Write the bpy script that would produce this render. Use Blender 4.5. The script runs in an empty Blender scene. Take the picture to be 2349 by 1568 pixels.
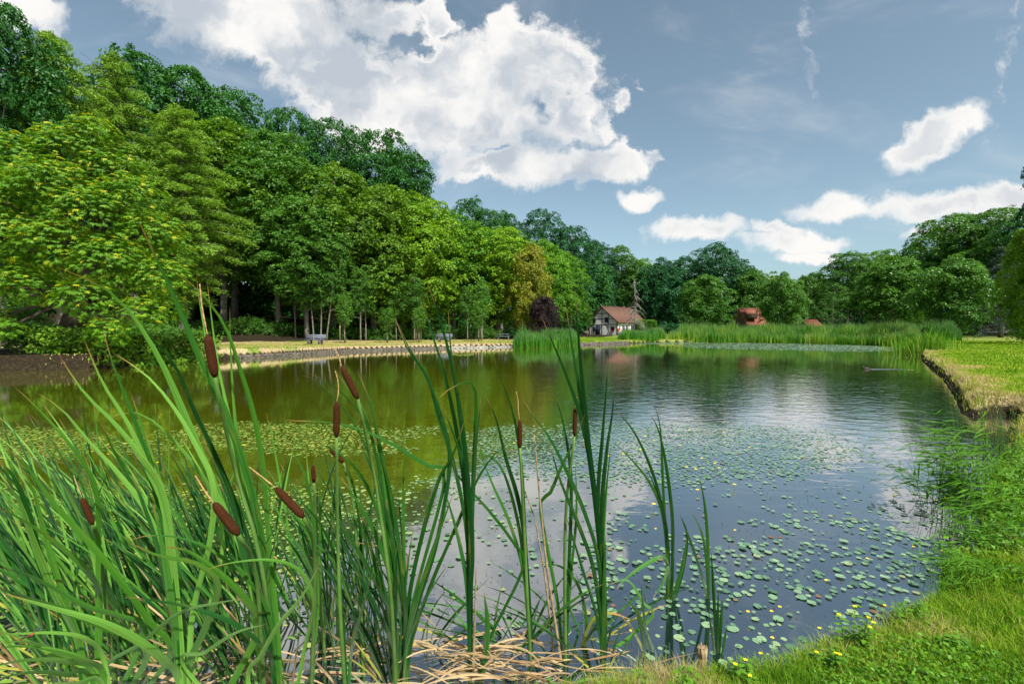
import bpy, math, random
import numpy as np
from mathutils import Vector, Matrix
rng = np.random.default_rng(7); random.seed(7)
sc = bpy.context.scene; COL = sc.collection
K = 1024/2349.0; F = 455.0; HZ = 329.0; CAMZ = 1.7
PITCH = math.atan((341.5-HZ)/F)
def R(a): return math.radians(a)
def PX(px, py, Y):
    """world point at depth Y (metres ahead of the viewpoint) seen in the direction (px, py)"""
    u = (px-512)/F; v = (341.5-py)/F
    c, s = math.cos(PITCH), math.sin(PITCH)
    d = np.array([u, c+v*s, -s+v*c]); d = d*(Y/d[1])
    return np.array([d[0], d[1], CAMZ+d[2]])
def DP(dx, dy, Y): return PX(dx*K, dy*K, Y)
def GZ(px, py, z=0.0):
    u = (px-512)/F; v = (341.5-py)/F
    c, s = math.cos(PITCH), math.sin(PITCH)
    d = np.array([u, c+v*s, -s+v*c]); t = (z-CAMZ)/d[2]
    return np.array([d[0]*t, d[1]*t, z])
def DG(dx, dy, z=0.0): return GZ(dx*K, dy*K, z)

# ------------------------------------------------------------------ mesh helpers
def mesh_np(name, V, Fc, mats=None, smooth=False, attr=None, mi=None):
    """V (N,3); Fc (M,k) equal sided faces, or a list of such arrays"""
    me = bpy.data.meshes.new(name)
    V = np.asarray(V, np.float32)
    if not isinstance(Fc, list): Fc = [Fc]
    Fc = [np.asarray(f, np.int32) for f in Fc if len(f)]
    me.vertices.add(len(V)); me.vertices.foreach_set('co', V.ravel())
    idx = np.concatenate([f.ravel() for f in Fc])
    tot = np.concatenate([np.full(len(f), f.shape[1], np.int32) for f in Fc])
    st = np.concatenate([[0], np.cumsum(tot)[:-1]]).astype(np.int32)
    me.loops.add(len(idx)); me.loops.foreach_set('vertex_index', idx)
    me.polygons.add(len(tot)); me.polygons.foreach_set('loop_start', st)
    try: me.polygons.foreach_set('loop_total', tot)
    except Exception: pass
    if mi is not None: me.polygons.foreach_set('material_index', np.asarray(mi, np.int32))
    if smooth: me.polygons.foreach_set('use_smooth', np.ones(len(tot), bool))
    if attr is not None:
        for an, av in attr.items():
            av = np.asarray(av, np.float32)
            if av.ndim == 1:
                a = me.attributes.new(an, 'FLOAT', 'POINT'); a.data.foreach_set('value', av)
            else:
                a = me.attributes.new(an, 'FLOAT_VECTOR', 'POINT'); a.data.foreach_set('vector', av.ravel())
    me.update(calc_edges=True)
    for m in (mats or []): me.materials.append(m)
    return me
def link(name, me, parent=None, loc=None, kind=None):
    o = bpy.data.objects.new(name, me); COL.objects.link(o)
    if parent is not None: o.parent = parent
    if loc is not None: o.location = loc
    if kind: o['kind'] = kind
    return o
def tag(o, label=None, cat=None, group=None, kind=None):
    if label: o['label'] = label
    if cat: o['category'] = cat
    if group: o['group'] = group
    if kind: o['kind'] = kind
    return o
def empty(name, loc, label, cat, group=None, rz=0):
    o = bpy.data.objects.new(name, None); COL.objects.link(o); o.location = loc; o.rotation_euler = (0, 0, rz)
    o.empty_display_size = .1
    return tag(o, label, cat, group)
def nrm(a): return a/np.maximum(np.linalg.norm(a, axis=-1, keepdims=True), 1e-9)
class MB:
    def __init__(s): s.V = []; s.F3 = []; s.F4 = []; s.n = 0; s.a = []
    def add(s, V, Fc, a=0.0):
        V = np.asarray(V, float); Fc = np.asarray(Fc, int)+s.n
        s.V.append(V); (s.F4 if Fc.shape[1] == 4 else s.F3).append(Fc); s.n += len(V)
        s.a.append(np.full(len(V), a) if np.isscalar(a) else np.asarray(a))
    def box(s, c, d, rz=0.0, M=None, a=0.0):
        x, y, z = [q/2 for q in d]
        V = np.array([[i*x, j*y, k*z] for k in (-1, 1) for j in (-1, 1) for i in (-1, 1)])
        if M is not None: V = V @ np.array(M).T
        cz, sz = math.cos(rz), math.sin(rz)
        V = V @ np.array([[cz, sz, 0], [-sz, cz, 0], [0, 0, 1]]) + np.array(c)
        s.add(V, [[0, 2, 3, 1], [4, 5, 7, 6], [0, 1, 5, 4], [2, 6, 7, 3], [0, 4, 6, 2], [1, 3, 7, 5]], a)
    def tube(s, P, r, n=8, cap=True, a=0.0):
        P = np.asarray(P, float); m = len(P); r = np.full(m, r) if np.isscalar(r) else np.asarray(r)
        T = np.gradient(P, axis=0); T = nrm(T)
        up = np.array([0, 0, 1.0]) if abs(T[0][2]) < .9 else np.array([1.0, 0, 0])
        A = nrm(np.cross(T, up)); B = np.cross(T, A)
        th = np.linspace(0, 2*math.pi, n, endpoint=False)
        V = (P[:, None]+r[:, None, None]*(np.cos(th)[None, :, None]*A[:, None]+np.sin(th)[None, :, None]*B[:, None])).reshape(-1, 3)
        i = np.arange(m-1)[:, None]*n; j = np.arange(n)[None]; j2 = (j+1) % n
        Q = np.stack([i+j, i+j2, i+n+j2, i+n+j], -1).reshape(-1, 4)
        s.add(V, Q, a if np.isscalar(a) else np.repeat(a, n))
        if cap:
            c0 = s.n; s.V.append(P[[0, -1]]); s.n += 2; s.a.append(np.array([a if np.isscalar(a) else a[0]]*2))
            b = c0-len(V)
            s.F3.append(np.stack([np.full(n, c0), b+(np.arange(n)+1) % n, b+np.arange(n)], -1))
            b2 = b+(m-1)*n
            s.F3.append(np.stack([np.full(n, c0+1), b2+np.arange(n), b2+(np.arange(n)+1) % n], -1))
    def mesh(s, name, mat, smooth=False):
        fs = []
        if s.F4: fs.append(np.concatenate(s.F4))
        if s.F3: fs.append(np.concatenate(s.F3))
        return mesh_np(name, np.concatenate(s.V), fs, [mat] if mat else None, smooth, {'tint': np.concatenate(s.a)})
    def build(s, name, mat, parent=None, smooth=False, loc=None): return link(name, s.mesh(name, mat, smooth), parent, loc)

# ------------------------------------------------------------------ material helpers
class NT:
    def __init__(s, nt): s.nt = nt; s.L = nt.links
    def n(s, t, **k):
        nd = s.nt.nodes.new(t)
        for a, b in k.items(): setattr(nd, a, b)
        return nd
    def inp(s, nd, key, v):
        i = nd.inputs[key]
        if isinstance(v, bpy.types.NodeSocket): s.L.new(v, i)
        elif v is not None: i.default_value = v
    def math(s, op, a, b=None, c=None, clamp=False):
        nd = s.n('ShaderNodeMath', operation=op, use_clamp=clamp)
        s.inp(nd, 0, a)
        if b is not None: s.inp(nd, 1, b)
        if c is not None: s.inp(nd, 2, c)
        return nd.outputs[0]
    def vmath(s, op, a, b=None, scale=None):
        nd = s.n('ShaderNodeVectorMath', operation=op); s.inp(nd, 0, a)
        if b is not None: s.inp(nd, 1, b)
        if scale is not None: s.inp(nd, 'Scale', scale)
        return nd.outputs['Value'] if op in ('LENGTH', 'DOT_PRODUCT') else nd.outputs[0]
    def noise(s, vec, scale, detail=3, rough=.55, dist=0.0, color=False):
        nd = s.n('ShaderNodeTexNoise'); s.inp(nd, 'Vector', vec); s.inp(nd, 'Scale', scale); s.inp(nd, 'Detail', detail); s.inp(nd, 'Roughness', rough); s.inp(nd, 'Distortion', dist)
        return nd.outputs['Color' if color else 'Fac']
    def ramp(s, f, stops, interp='LINEAR'):
        nd = s.n('ShaderNodeValToRGB'); s.inp(nd, 'Fac', f); cr = nd.color_ramp; cr.interpolation = interp
        while len(cr.elements) < len(stops): cr.elements.new(.5)
        for e, (p, c) in zip(cr.elements, stops): e.position = p; e.color = (*c, 1) if len(c) == 3 else c
        return nd.outputs['Color']
    def mr(s, f, a, b, c=0.0, d=1.0, smooth=True):
        nd = s.n('ShaderNodeMapRange'); nd.interpolation_type = 'SMOOTHSTEP' if smooth else 'LINEAR'
        for k_, v in zip(('Value', 'From Min', 'From Max', 'To Min', 'To Max'), (f, a, b, c, d)): s.inp(nd, k_, v)
        return nd.outputs['Result']
    def mix(s, f, a, b, bt='MIX'):
        nd = s.n('ShaderNodeMix', data_type='RGBA', blend_type=bt)
        s.inp(nd, 0, f)
        s.inp(nd, 6, (*a, 1) if isinstance(a, tuple) and len(a) == 3 else a)
        s.inp(nd, 7, (*b, 1) if isinstance(b, tuple) and len(b) == 3 else b)
        return nd.outputs[2]
    def attr(s, name, vec=False):
        nd = s.n('ShaderNodeAttribute'); nd.attribute_name = name
        return nd.outputs['Vector' if vec else 'Fac']
    def bump(s, h, strength=.5, dist=.02):
        nd = s.n('ShaderNodeBump'); s.inp(nd, 'Height', h); s.inp(nd, 'Strength', strength); s.inp(nd, 'Distance', dist)
        return nd.outputs['Normal']
def newmat(name):
    m = bpy.data.materials.new(name); m.use_nodes = True; m.node_tree.nodes.clear()
    t = NT(m.node_tree); out = t.n('ShaderNodeOutputMaterial')
    return m, t, out
def pmat(name, col, rough=.8, noise=None, bump=None, metallic=0.0, coord='Object', spec=.3):
    """principled with two-colour noise"""
    m, t, out = newmat(name); p = t.n('ShaderNodeBsdfPrincipled')
    tc = t.n('ShaderNodeTexCoord').outputs[coord]
    c = (*col, 1)
    if noise:
        col2, sc_ = noise[0], noise[1]
        f = t.noise(tc, sc_, 5, .65)
        c = t.ramp(f, [(.35, col), (.65, col2)])
    t.inp(p, 'Base Color', c); t.inp(p, 'Roughness', rough); t.inp(p, 'Metallic', metallic); t.inp(p, 'Specular IOR Level', spec)
    if bump: t.inp(p, 'Normal', t.bump(t.noise(tc, bump[0], 5, .7), bump[1], bump[2] if len(bump) > 2 else .02))
    t.L.new(p.outputs[0], out.inputs[0]); return m
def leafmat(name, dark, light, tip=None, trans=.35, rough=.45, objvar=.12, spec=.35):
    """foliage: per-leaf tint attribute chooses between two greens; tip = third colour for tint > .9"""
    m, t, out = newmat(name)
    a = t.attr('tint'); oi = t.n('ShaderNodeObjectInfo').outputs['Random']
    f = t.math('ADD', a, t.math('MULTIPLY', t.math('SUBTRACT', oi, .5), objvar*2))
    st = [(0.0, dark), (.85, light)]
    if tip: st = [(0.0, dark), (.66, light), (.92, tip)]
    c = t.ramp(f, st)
    d = t.n('ShaderNodeBsdfDiffuse'); t.inp(d, 'Color', c)
    tr = t.n('ShaderNodeBsdfTranslucent')
    t.inp(tr, 'Color', t.mix(1.0, c, (1.25, 1.3, .55), 'MULTIPLY'))
    mx = t.n('ShaderNodeMixShader'); t.inp(mx, 0, trans); t.L.new(d.outputs[0], mx.inputs[1]); t.L.new(tr.outputs[0], mx.inputs[2])
    g = t.n('ShaderNodeBsdfGlossy'); t.inp(g, 'Roughness', rough); t.inp(g, 'Color', (.9, .95, 1, 1))
    lw = t.n('ShaderNodeLayerWeight'); t.inp(lw, 'Blend', .3)
    mx2 = t.n('ShaderNodeMixShader'); t.inp(mx2, 0, t.math('MULTIPLY_ADD', lw.outputs['Fresnel'], spec*.10, spec*.015))
    t.L.new(mx.outputs[0], mx2.inputs[1]); t.L.new(g.outputs[0], mx2.inputs[2]); t.L.new(mx2.outputs[0], out.inputs[0])
    return m

# ------------------------------------------------------------------ camera, sun, sky
cam = bpy.data.cameras.new('camera'); cam.sensor_width = 36; cam.lens = F*36/1024; cam.clip_end = 3000; cam.clip_start = .05
camo = bpy.data.objects.new('camera', cam); COL.objects.link(camo); camo.location = (0, 0, CAMZ); camo.rotation_euler = (R(90)-PITCH, 0, 0)
sc.camera = camo
AZ, EL = R(148), R(52)
SV = Vector((math.sin(AZ)*math.cos(EL), math.cos(AZ)*math.cos(EL), math.sin(EL)))
sl = bpy.data.lights.new('sun', 'SUN'); sl.energy = 5.0; sl.angle = R(.6); sl.color = (1, .95, .85)
so = bpy.data.objects.new('sun', sl); COL.objects.link(so); so.rotation_euler = SV.to_track_quat('Z', 'Y').to_euler(); so.location = (20, 10, 60)
sc.view_settings.view_transform = 'Standard'; sc.view_settings.look = 'None'; sc.view_settings.gamma = 1; sc.view_settings.exposure = .72
sc.cycles.max_bounces = 7; sc.cycles.diffuse_bounces = 2; sc.cycles.glossy_bounces = 3; sc.cycles.transmission_bounces = 4; sc.cycles.transparent_max_bounces = 6
sc.cycles.use_denoising = True
w = bpy.data.worlds.new('World'); sc.world = w; w.cycles.sampling_method = 'MANUAL'; w.cycles.sample_map_resolution = 512; w.use_nodes = True; w.node_tree.nodes.clear()
t = NT(w.node_tree)
sky = t.n('ShaderNodeTexSky', sky_type='NISHITA'); sky.sun_disc = False; sky.sun_elevation = EL; sky.sun_rotation = AZ; sky.air_density = 1.0; sky.dust_density = 1.5; sky.ozone_density = 1.2
gen = t.n('ShaderNodeTexCoord').outputs['Generated']
sx = t.n('ShaderNodeSeparateXYZ'); t.L.new(gen, sx.inputs[0])
yy = t.math('MAXIMUM', sx.outputs['Y'], .03)
az_ = t.math('MAXIMUM', sx.outputs['Z'], -.02)
cx = t.n('ShaderNodeCombineXYZ'); t.L.new(t.math('DIVIDE', sx.outputs['X'], yy), cx.inputs[0]); t.L.new(t.math('DIVIDE', az_, yy), cx.inputs[1])
P0 = cx.outputs[0]
dn = t.vmath('SUBTRACT', t.noise(P0, 7, 3, .5, color=True), (.5, .5, .5)); dn2 = t.vmath('SUBTRACT', t.noise(P0, 28, 5, .65, color=True), (.5, .5, .5))
P1 = t.vmath('ADD', P0, t.vmath('ADD', t.vmath('SCALE', dn, scale=.10), t.vmath('SCALE', dn2, scale=.045)))
def blob(Dx, Dy, rx, ry, rot=0):
    mp = t.n('ShaderNodeMapping', vector_type='TEXTURE'); t.L.new(P1, mp.inputs['Vector'])
    mp.inputs['Location'].default_value = ((Dx*K-512)/F, (HZ-Dy*K)/F, 0)
    mp.inputs['Rotation'].default_value = (0, 0, R(rot)); mp.inputs['Scale'].default_value = (rx*K/F, ry*K/F, 1)
    return t.vmath('LENGTH', mp.outputs[0])
def union(bl, k=.12):
    f = None
    for b in bl:
        l = blob(*b)
        f = l if f is None else t.math('SMOOTH_MIN', f, l, k)
    return f
big = union([(430, 20, 190, 75, -22), (620, 60, 330, 150, -24), (820, 190, 240, 125, -20), (1090, 200, 310, 150, 0), (1250, 160, 155, 115, 0), (1320, 270, 110, 75), (1180, 375, 180, 62, 4), (1370, 365, 125, 50),
             (995, 55, 40, 58), (1010, 290, 180, 100, -20), (1165, 60, 45, 40), (860, 60, 110, 60), (1275, 380, 150, 45), (50, 25, 130, 65, -20), (1150, 2, 60, 14)])
small = union([(1428, 240, 16, 26), (1473, 450, 50, 22), (1600, 530, 100, 27), (1775, 525, 58, 20), (1820, 562, 108, 27), (1850, 597, 72, 16), (2130, 320, 105, 42, 26), (2075, 350, 70, 22, 8), (2190, 290, 50, 30, 0),
               (1920, 470, 95, 34), (2150, 468, 190, 36, 2), (2310, 462, 110, 36), (2140, 530, 70, 14)], .08)
gaps = union([(950, 112, 44, 16, -32), (1070, 30, 24, 42), (1235, 262, 22, 9, -40), (1150, 335, 22, 8, 10)], .1)
n2 = t.math('ADD', t.math('MULTIPLY', t.noise(t.vmath('ADD', P0, (3.1, 1.7, 0)), 5.0, 4, .5), .45), t.math('MULTIPLY', t.noise(t.vmath('ADD', P1, (1.1, 4.7, 0)), 13, 8, .62), .55))
fb = t.math('ADD', t.math('SUBTRACT', 1.03, big), t.math('MULTIPLY', t.math('SUBTRACT', n2, .5), 2.6))
fb = t.math('SUBTRACT', fb, t.mr(gaps, 2.0, .1, 0, .45))
fs = t.math('ADD', t.math('SUBTRACT', 1.20, small), t.math('MULTIPLY', t.math('SUBTRACT', n2, .5), 2.0))
mb_ = t.mr(fb, -.06, t.mr(t.noise(P0, 3.3, 2, .5), .38, .62, .22, .85)); ms_ = t.mr(fs, -.12, .62)
wisp = t.mr(t.noise(t.vmath('MULTIPLY', P0, (1.2, 3.0, 1)), 2.2, 5, .6, .5), .48, .85, 0, .30)
trail = union([(1838, 95, 13, 120, 9), (2285, 150, 10, 170, -8)], .05)
tm_ = t.math('MULTIPLY', t.mr(trail, 1.6, .2), t.mr(t.noise(P1, 16, 5, .6), .42, .66, 0, .45))
mask = t.math('MAXIMUM', t.math('MAXIMUM', mb_, ms_), t.math('MAXIMUM', wisp, tm_))
# generic broken cloud for the half of the sky behind the viewpoint
gb = t.mr(t.noise(gen, 2.6, 5, .55), .47, .62)
back = t.mr(sx.outputs['Y'], .25, .05)
mask = t.math('MAXIMUM', mask, t.math('MULTIPLY', gb, back))
lo = t.mr(t.noise(t.vmath('ADD', P1, (7.3, 2.2, 0)), 4.2, 5, .5), .40, .60)
edge = t.math('MAXIMUM', t.mr(fb, .15, .6), t.math('MULTIPLY', t.mr(fs, .3, .9), .6))
shade = t.math('MULTIPLY', lo, edge)
ccol = t.mix(shade, (6.0, 5.9, 5.75), (3.2, 3.55, 4.0))
hs = t.n('ShaderNodeHueSaturation'); t.L.new(sky.outputs[0], hs.inputs['Color']); hs.inputs['Saturation'].default_value = .72; hs.inputs['Value'].default_value = .88
skc = t.mix(1.0, hs.outputs[0], (.86, 1.02, 1.0), 'MULTIPLY')
fin = t.mix(mask, skc, ccol)
bg = t.n('ShaderNodeBackground'); t.L.new(fin, bg.inputs[0]); bg.inputs[1].default_value = .1
wo = t.n('ShaderNodeOutputWorld'); t.L.new(bg.outputs[0], wo.inputs[0])
# ------------------------------------------------------------------ the pond outline (world metres, water level 0)
shore_D = [(0, 852), (200, 846), (350, 838), (420, 828), (600, 819), (800, 806), (1000, 799), (1180, 795), (1330, 791), (1500, 785), (1700, 783), (1900, 787), (2080, 795), (2110, 808)]
POND = [tuple(DG(a, b)[:2]) for a, b in shore_D]
POND += [tuple(GZ(a, b)[:2]) for a, b in [(922.5, 361), (930, 367), (942, 378), (948, 386), (954, 396), (958, 405), (962, 414), (982, 417), (1004, 414), (1016, 419), (1006, 432), (1004, 450), (996, 472),
                                          (977, 512), (993, 541), (943, 572), (941, 593), (914, 613), (876, 632), (821, 650), (793, 668), (720, 674), (654, 677), (600, 690)]]
POND += [(.1, 2.0), (-.5, 1.75), (-1.5, 1.5), (-3.0, 1.1), (-6, .2), (-12, -2), (-30, -4), (-48, 4), (-42, 14), (-30, 17.6)]
POND = np.array(POND)
def sdist(x, y):
    """signed distance to the shore, positive on land"""
    x = np.asarray(x, float); y = np.asarray(y, float); d = np.full(x.shape, 1e9); ins = np.zeros(x.shape, bool)
    n = len(POND)
    for i in range(n):
        ax, ay = POND[i]; bx, by = POND[(i+1) % n]
        ex, ey = bx-ax, by-ay; wx, wy = x-ax, y-ay
        tt = np.clip((wx*ex+wy*ey)/(ex*ex+ey*ey), 0, 1)
        d = np.minimum(d, np.hypot(wx-ex*tt, wy-ey*tt))
        cond = ((ay > y) != (by > y))
        xi = (bx-ax)*(y-ay)/((by-ay) if by != ay else 1e-9)+ax
        ins ^= cond & (x < xi)
    return np.where(ins, -d, d)
def sstep(a, b, v): u = np.clip((v-a)/(b-a), 0, 1); return u*u*(3-2*u)
def vnoise(x, y, s, seed=0):
    """cheap smooth value noise"""
    x = np.asarray(x, float)*s; y = np.asarray(y, float)*s
    xi = np.floor(x).astype(np.int64); yi = np.floor(y).astype(np.int64); fx = x-xi; fy = y-yi
    fx = fx*fx*(3-2*fx); fy = fy*fy*(3-2*fy)
    def h(i, j):
        v = (i*374761393+j*668265263+seed*1442695041) & 0xffffffff
        v = ((v ^ (v >> 13))*1274126177) & 0xffffffff
        return ((v ^ (v >> 16)) & 0xffff)/65535.0
    return (h(xi, yi)*(1-fx)+h(xi+1, yi)*fx)*(1-fy)+(h(xi, yi+1)*(1-fx)+h(xi+1, yi+1)*fx)*fy
def fbm(x, y, s, seed=0, o=3):
    v = 0; a = .5; tot = 0
    for k_ in range(o): v = v+a*vnoise(x, y, s*2**k_, seed+k_*17); tot += a; a *= .5
    return v/tot
def HT(x, y, sd=None):
    x = np.asarray(x, float); y = np.asarray(y, float)
    if sd is None: sd = sdist(x, y)
    near = sstep(9, 5, y)*sstep(-8, -4, x)            # low near bank
    right = sstep(4, 8, x)*sstep(5, 8, y)*sstep(60, 40, y)
    leftb = sstep(-10, -18, x)*sstep(40, 25, y)
    top = .36-.04*right+.25*leftb-.22*near
    wr = .16+.45*near+.25*leftb+.5*right*fbm(x, y, 1.4, 13)**1.5
    j = ((fbm(x, y, 1.3, 3)-.5)*.35+(fbm(x, y, 5, 4)-.5)*.22)*(1-.5*near)
    sj = sd+j*sstep(.0, .5, np.abs(sd))*.6; z = (top+.02)*sstep(0, wr, sj)**.8-.35*sstep(0, -.35, sj)
    z = z+.10*(fbm(x, y, .35, 9)-.5)*sstep(.3, 2, sd)+.04*(fbm(x, y, 2.2, 5)-.5)*sstep(0, .6, sd)
    hill = sstep(-12, -30, x+0*y)*np.clip(sd-16, 0, 60)*.13+np.clip(sd-60, 0, 80)*.10
    z = z+np.where(sd > 0, hill, 0)-.8*sstep(0, -3, sd)
    z = z-near*sstep(.0, -1.0, y)*0
    return z
def H1(x, y): return float(HT(np.array([x]), np.array([y]))[0])

# ------------------------------------------------------------------ ground sheet, polar round the viewpoint
rr = [.25]
while rr[-1] < 700: rr.append(rr[-1]*(1.0055 if 16 < rr[-1] < 56 else 1.0135 if rr[-1] < 120 else 1.06))
rr = np.array(rr)
th = np.concatenate([np.linspace(-62, 62, 560), np.linspace(62, 298, 90)[1:-1]]); th = np.radians(th)
nr, nt_ = len(rr), len(th)
X = rr[:, None]*np.sin(th)[None]; Y = rr[:, None]*np.cos(th)[None]
SD = sdist(X, Y); Z = HT(X, Y, SD)
V = np.stack([X, Y, Z], -1).reshape(-1, 3)
i = np.arange(nr-1)[:, None]*nt_; j = np.arange(nt_)[None]; j2 = (j+1) % nt_
Q = np.stack([i+j, i+j2, i+nt_+j2, i+nt_+j], -1).reshape(-1, 4)[:, ::-1]
c0 = len(V); V = np.vstack([V, [[0, 0, H1(0, .0)]]])
T3 = np.stack([np.full(nt_, c0), (np.arange(nt_)+1) % nt_, np.arange(nt_)], -1)[:, ::-1]
def zones(x, y, sd):
    """what grows or lies where: dry = straw coloured turf, soil = bare or leaf litter, path"""
    left = sstep(2, -4, x-(y-40)*.35)*sstep(14, 20, y)
    n = fbm(x, y, .55, 21); n2_ = fbm(x*.4, y*1.6, .5, 31)
    dry = left*sstep(.34, .52, n2_+.12*sstep(3, 0, sd)+.10)
    rightb = sstep(4, 8, x)*sstep(5, 8, y)
    dry = np.maximum(dry, rightb*sstep(1.3, .2, sd+(n-.5)*1.6)*(y < 36)*(.62+.38*sstep(.42, .55, fbm(x, y, 1.5, 23))))
    dry = np.maximum(dry, rightb*sstep(.60, .8, n2_)*.45)
    near = sstep(7, 5, y)*sstep(-1, 1, x)
    dry = np.maximum(dry, near*sstep(.55, .72, fbm(x, y, 1.7, 41))*.8)
    soil = sstep(.24, .08, sd)
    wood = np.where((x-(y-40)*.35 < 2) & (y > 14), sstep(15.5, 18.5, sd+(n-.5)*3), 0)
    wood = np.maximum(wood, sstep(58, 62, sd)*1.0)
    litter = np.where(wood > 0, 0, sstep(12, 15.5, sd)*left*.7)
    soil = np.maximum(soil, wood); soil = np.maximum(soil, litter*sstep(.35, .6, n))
    dark = sstep(-15, -19, x)*sstep(28, 23, y)     # bare earth under the chestnut, tree shade put into its dark colour
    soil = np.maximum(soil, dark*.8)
    path = sstep(1.6, 1.0, np.abs(y-(88+.05*x)))*sstep(38, 44, x)
    return np.stack([dry, soil, path], -1)
ZN = zones(X, Y, SD).reshape(-1, 3); ZN = np.vstack([ZN, [[0, 0, 0]]])
gm, t, out = newmat('ground_turf'); p = t.n('ShaderNodeBsdfPrincipled'); oc = t.n('ShaderNodeTexCoord').outputs['Object']
zs = t.n('ShaderNodeSeparateXYZ'); t.L.new(t.attr('zone', True), zs.inputs[0])
nf = t.noise(oc, 9, 6, .7); nl = t.noise(oc, .9, 5, .6); nm = t.noise(t.vmath('MULTIPLY', oc, (.6, 2.0, 1)), 2.2, 5, .7)
turf = t.ramp(nf, [(.3, (.05, .085, .012)), (.5, (.12, .18, .025)), (.72, (.24, .27, .055))])
turf = t.mix(t.mr(nl, .45, .65, 0, .55), turf, (.17, .23, .03))
turf = t.mix(t.mr(nm, .52, .68, 0, .6), turf, (.30, .29, .09))
straw = t.ramp(nf, [(.28, (.16, .11, .06)), (.5, (.36, .28, .16)), (.75, (.50, .41, .27))])
soilc = t.ramp(nf, [(.3, (.007, .006, .004)), (.55, (.024, .018, .010)), (.8, (.085, .06, .03))])  # mid tone kept dark to carry the shade under the chestnut
pathc = t.ramp(nf, [(.3, (.22, .2, .18)), (.7, (.4, .37, .33))])
c = t.mix(t.math('ADD', zs.outputs[0], t.math('MULTIPLY', t.math('SUBTRACT', nf, .5), .5), clamp=True), turf, straw)
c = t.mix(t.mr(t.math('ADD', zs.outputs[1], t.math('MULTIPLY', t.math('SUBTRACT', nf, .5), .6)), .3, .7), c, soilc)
c = t.mix(zs.outputs[2], c, pathc)
t.inp(p, 'Base Color', c); t.inp(p, 'Roughness', .95); t.inp(p, 'Specular IOR Level', .1)
t.inp(p, 'Normal', t.bump(nf, .9, .05)); t.L.new(p.outputs[0], out.inputs[0])
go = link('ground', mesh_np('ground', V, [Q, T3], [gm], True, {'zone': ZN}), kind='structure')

# ------------------------------------------------------------------ water
wm, t, out = newmat('pond_water'); oc = t.n('ShaderNodeTexCoord').outputs['Object']
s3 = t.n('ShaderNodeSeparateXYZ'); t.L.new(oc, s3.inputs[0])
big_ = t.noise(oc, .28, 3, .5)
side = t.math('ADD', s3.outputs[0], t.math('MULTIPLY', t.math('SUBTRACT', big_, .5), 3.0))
# reflection difference put into the body colour: olive left and far, dark near
refl_tint = t.mr(t.math('SUBTRACT', side, t.math('MULTIPLY', s3.outputs[1], .12)), 1.2, -2.2)
refl_tint = t.math('MULTIPLY', refl_tint, t.mr(s3.outputs[1], 2.6, 5.5))
refl_tint = t.math('MAXIMUM', refl_tint, t.math('MULTIPLY', t.mr(s3.outputs[1], 9, 22), .35))
murk_refl = t.mix(refl_tint, (.006, .012, .016), (.078, .088, .003))
murk_refl = t.mix(t.mr(t.noise(oc, 1.3, 5, .7), .45, .7, 0, .35), murk_refl, t.mix(1.0, murk_refl, (.55, .6, .6), 'MULTIPLY'))
d = t.n('ShaderNodeBsdfDiffuse'); t.inp(d, 'Color', murk_refl)
g = t.n('ShaderNodeBsdfGlossy'); t.inp(g, 'Roughness', .045); t.inp(g, 'Color', (1, 1, 1, 1))
# ripples: a breeze patch on the right middle of the pond, calm elsewhere
q = t.vmath('MULTIPLY', t.vmath('SUBTRACT', oc, (7.0, 14.0, 0)), (1/11, 1/10, 0))
breeze = t.mr(t.math('ADD', t.vmath('LENGTH', q), t.math('MULTIPLY', t.math('SUBTRACT', t.noise(oc, .35, 4, .6), .5), 1.4)), 1.25, .2)
wv = t.vmath('MULTIPLY', oc, (1.0, 1.9, 1))
r1 = t.noise(wv, 2.3, 3, .5, .8); r2 = t.noise(wv, 8, 3, .5, .3); r3 = t.noise(wv, 1.1, 2, .5)
hgt = t.math('ADD', t.math('MULTIPLY', r1, .016), t.math('MULTIPLY', r2, .0022))
hgt = t.math('MULTIPLY', hgt, t.math('ADD', .09, t.math('MULTIPLY', breeze, .50)))
bn = t.n('ShaderNodeBump'); t.inp(bn, 'Height', hgt); t.inp(bn, 'Strength', 1.0); t.inp(bn, 'Distance', 1.0)
t.L.new(bn.outputs[0], g.inputs['Normal'])
fr = t.n('ShaderNodeFresnel'); t.inp(fr, 'IOR', 1.6); t.L.new(bn.outputs[0], fr.inputs['Normal'])
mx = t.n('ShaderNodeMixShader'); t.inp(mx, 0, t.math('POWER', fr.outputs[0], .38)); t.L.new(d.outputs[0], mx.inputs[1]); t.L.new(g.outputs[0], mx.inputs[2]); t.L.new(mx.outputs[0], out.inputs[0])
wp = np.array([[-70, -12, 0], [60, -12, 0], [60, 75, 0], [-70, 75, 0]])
link('pond_water', mesh_np('pond_water', wp, np.array([[0, 1, 2, 3]]), [wm]), kind='structure')
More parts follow.
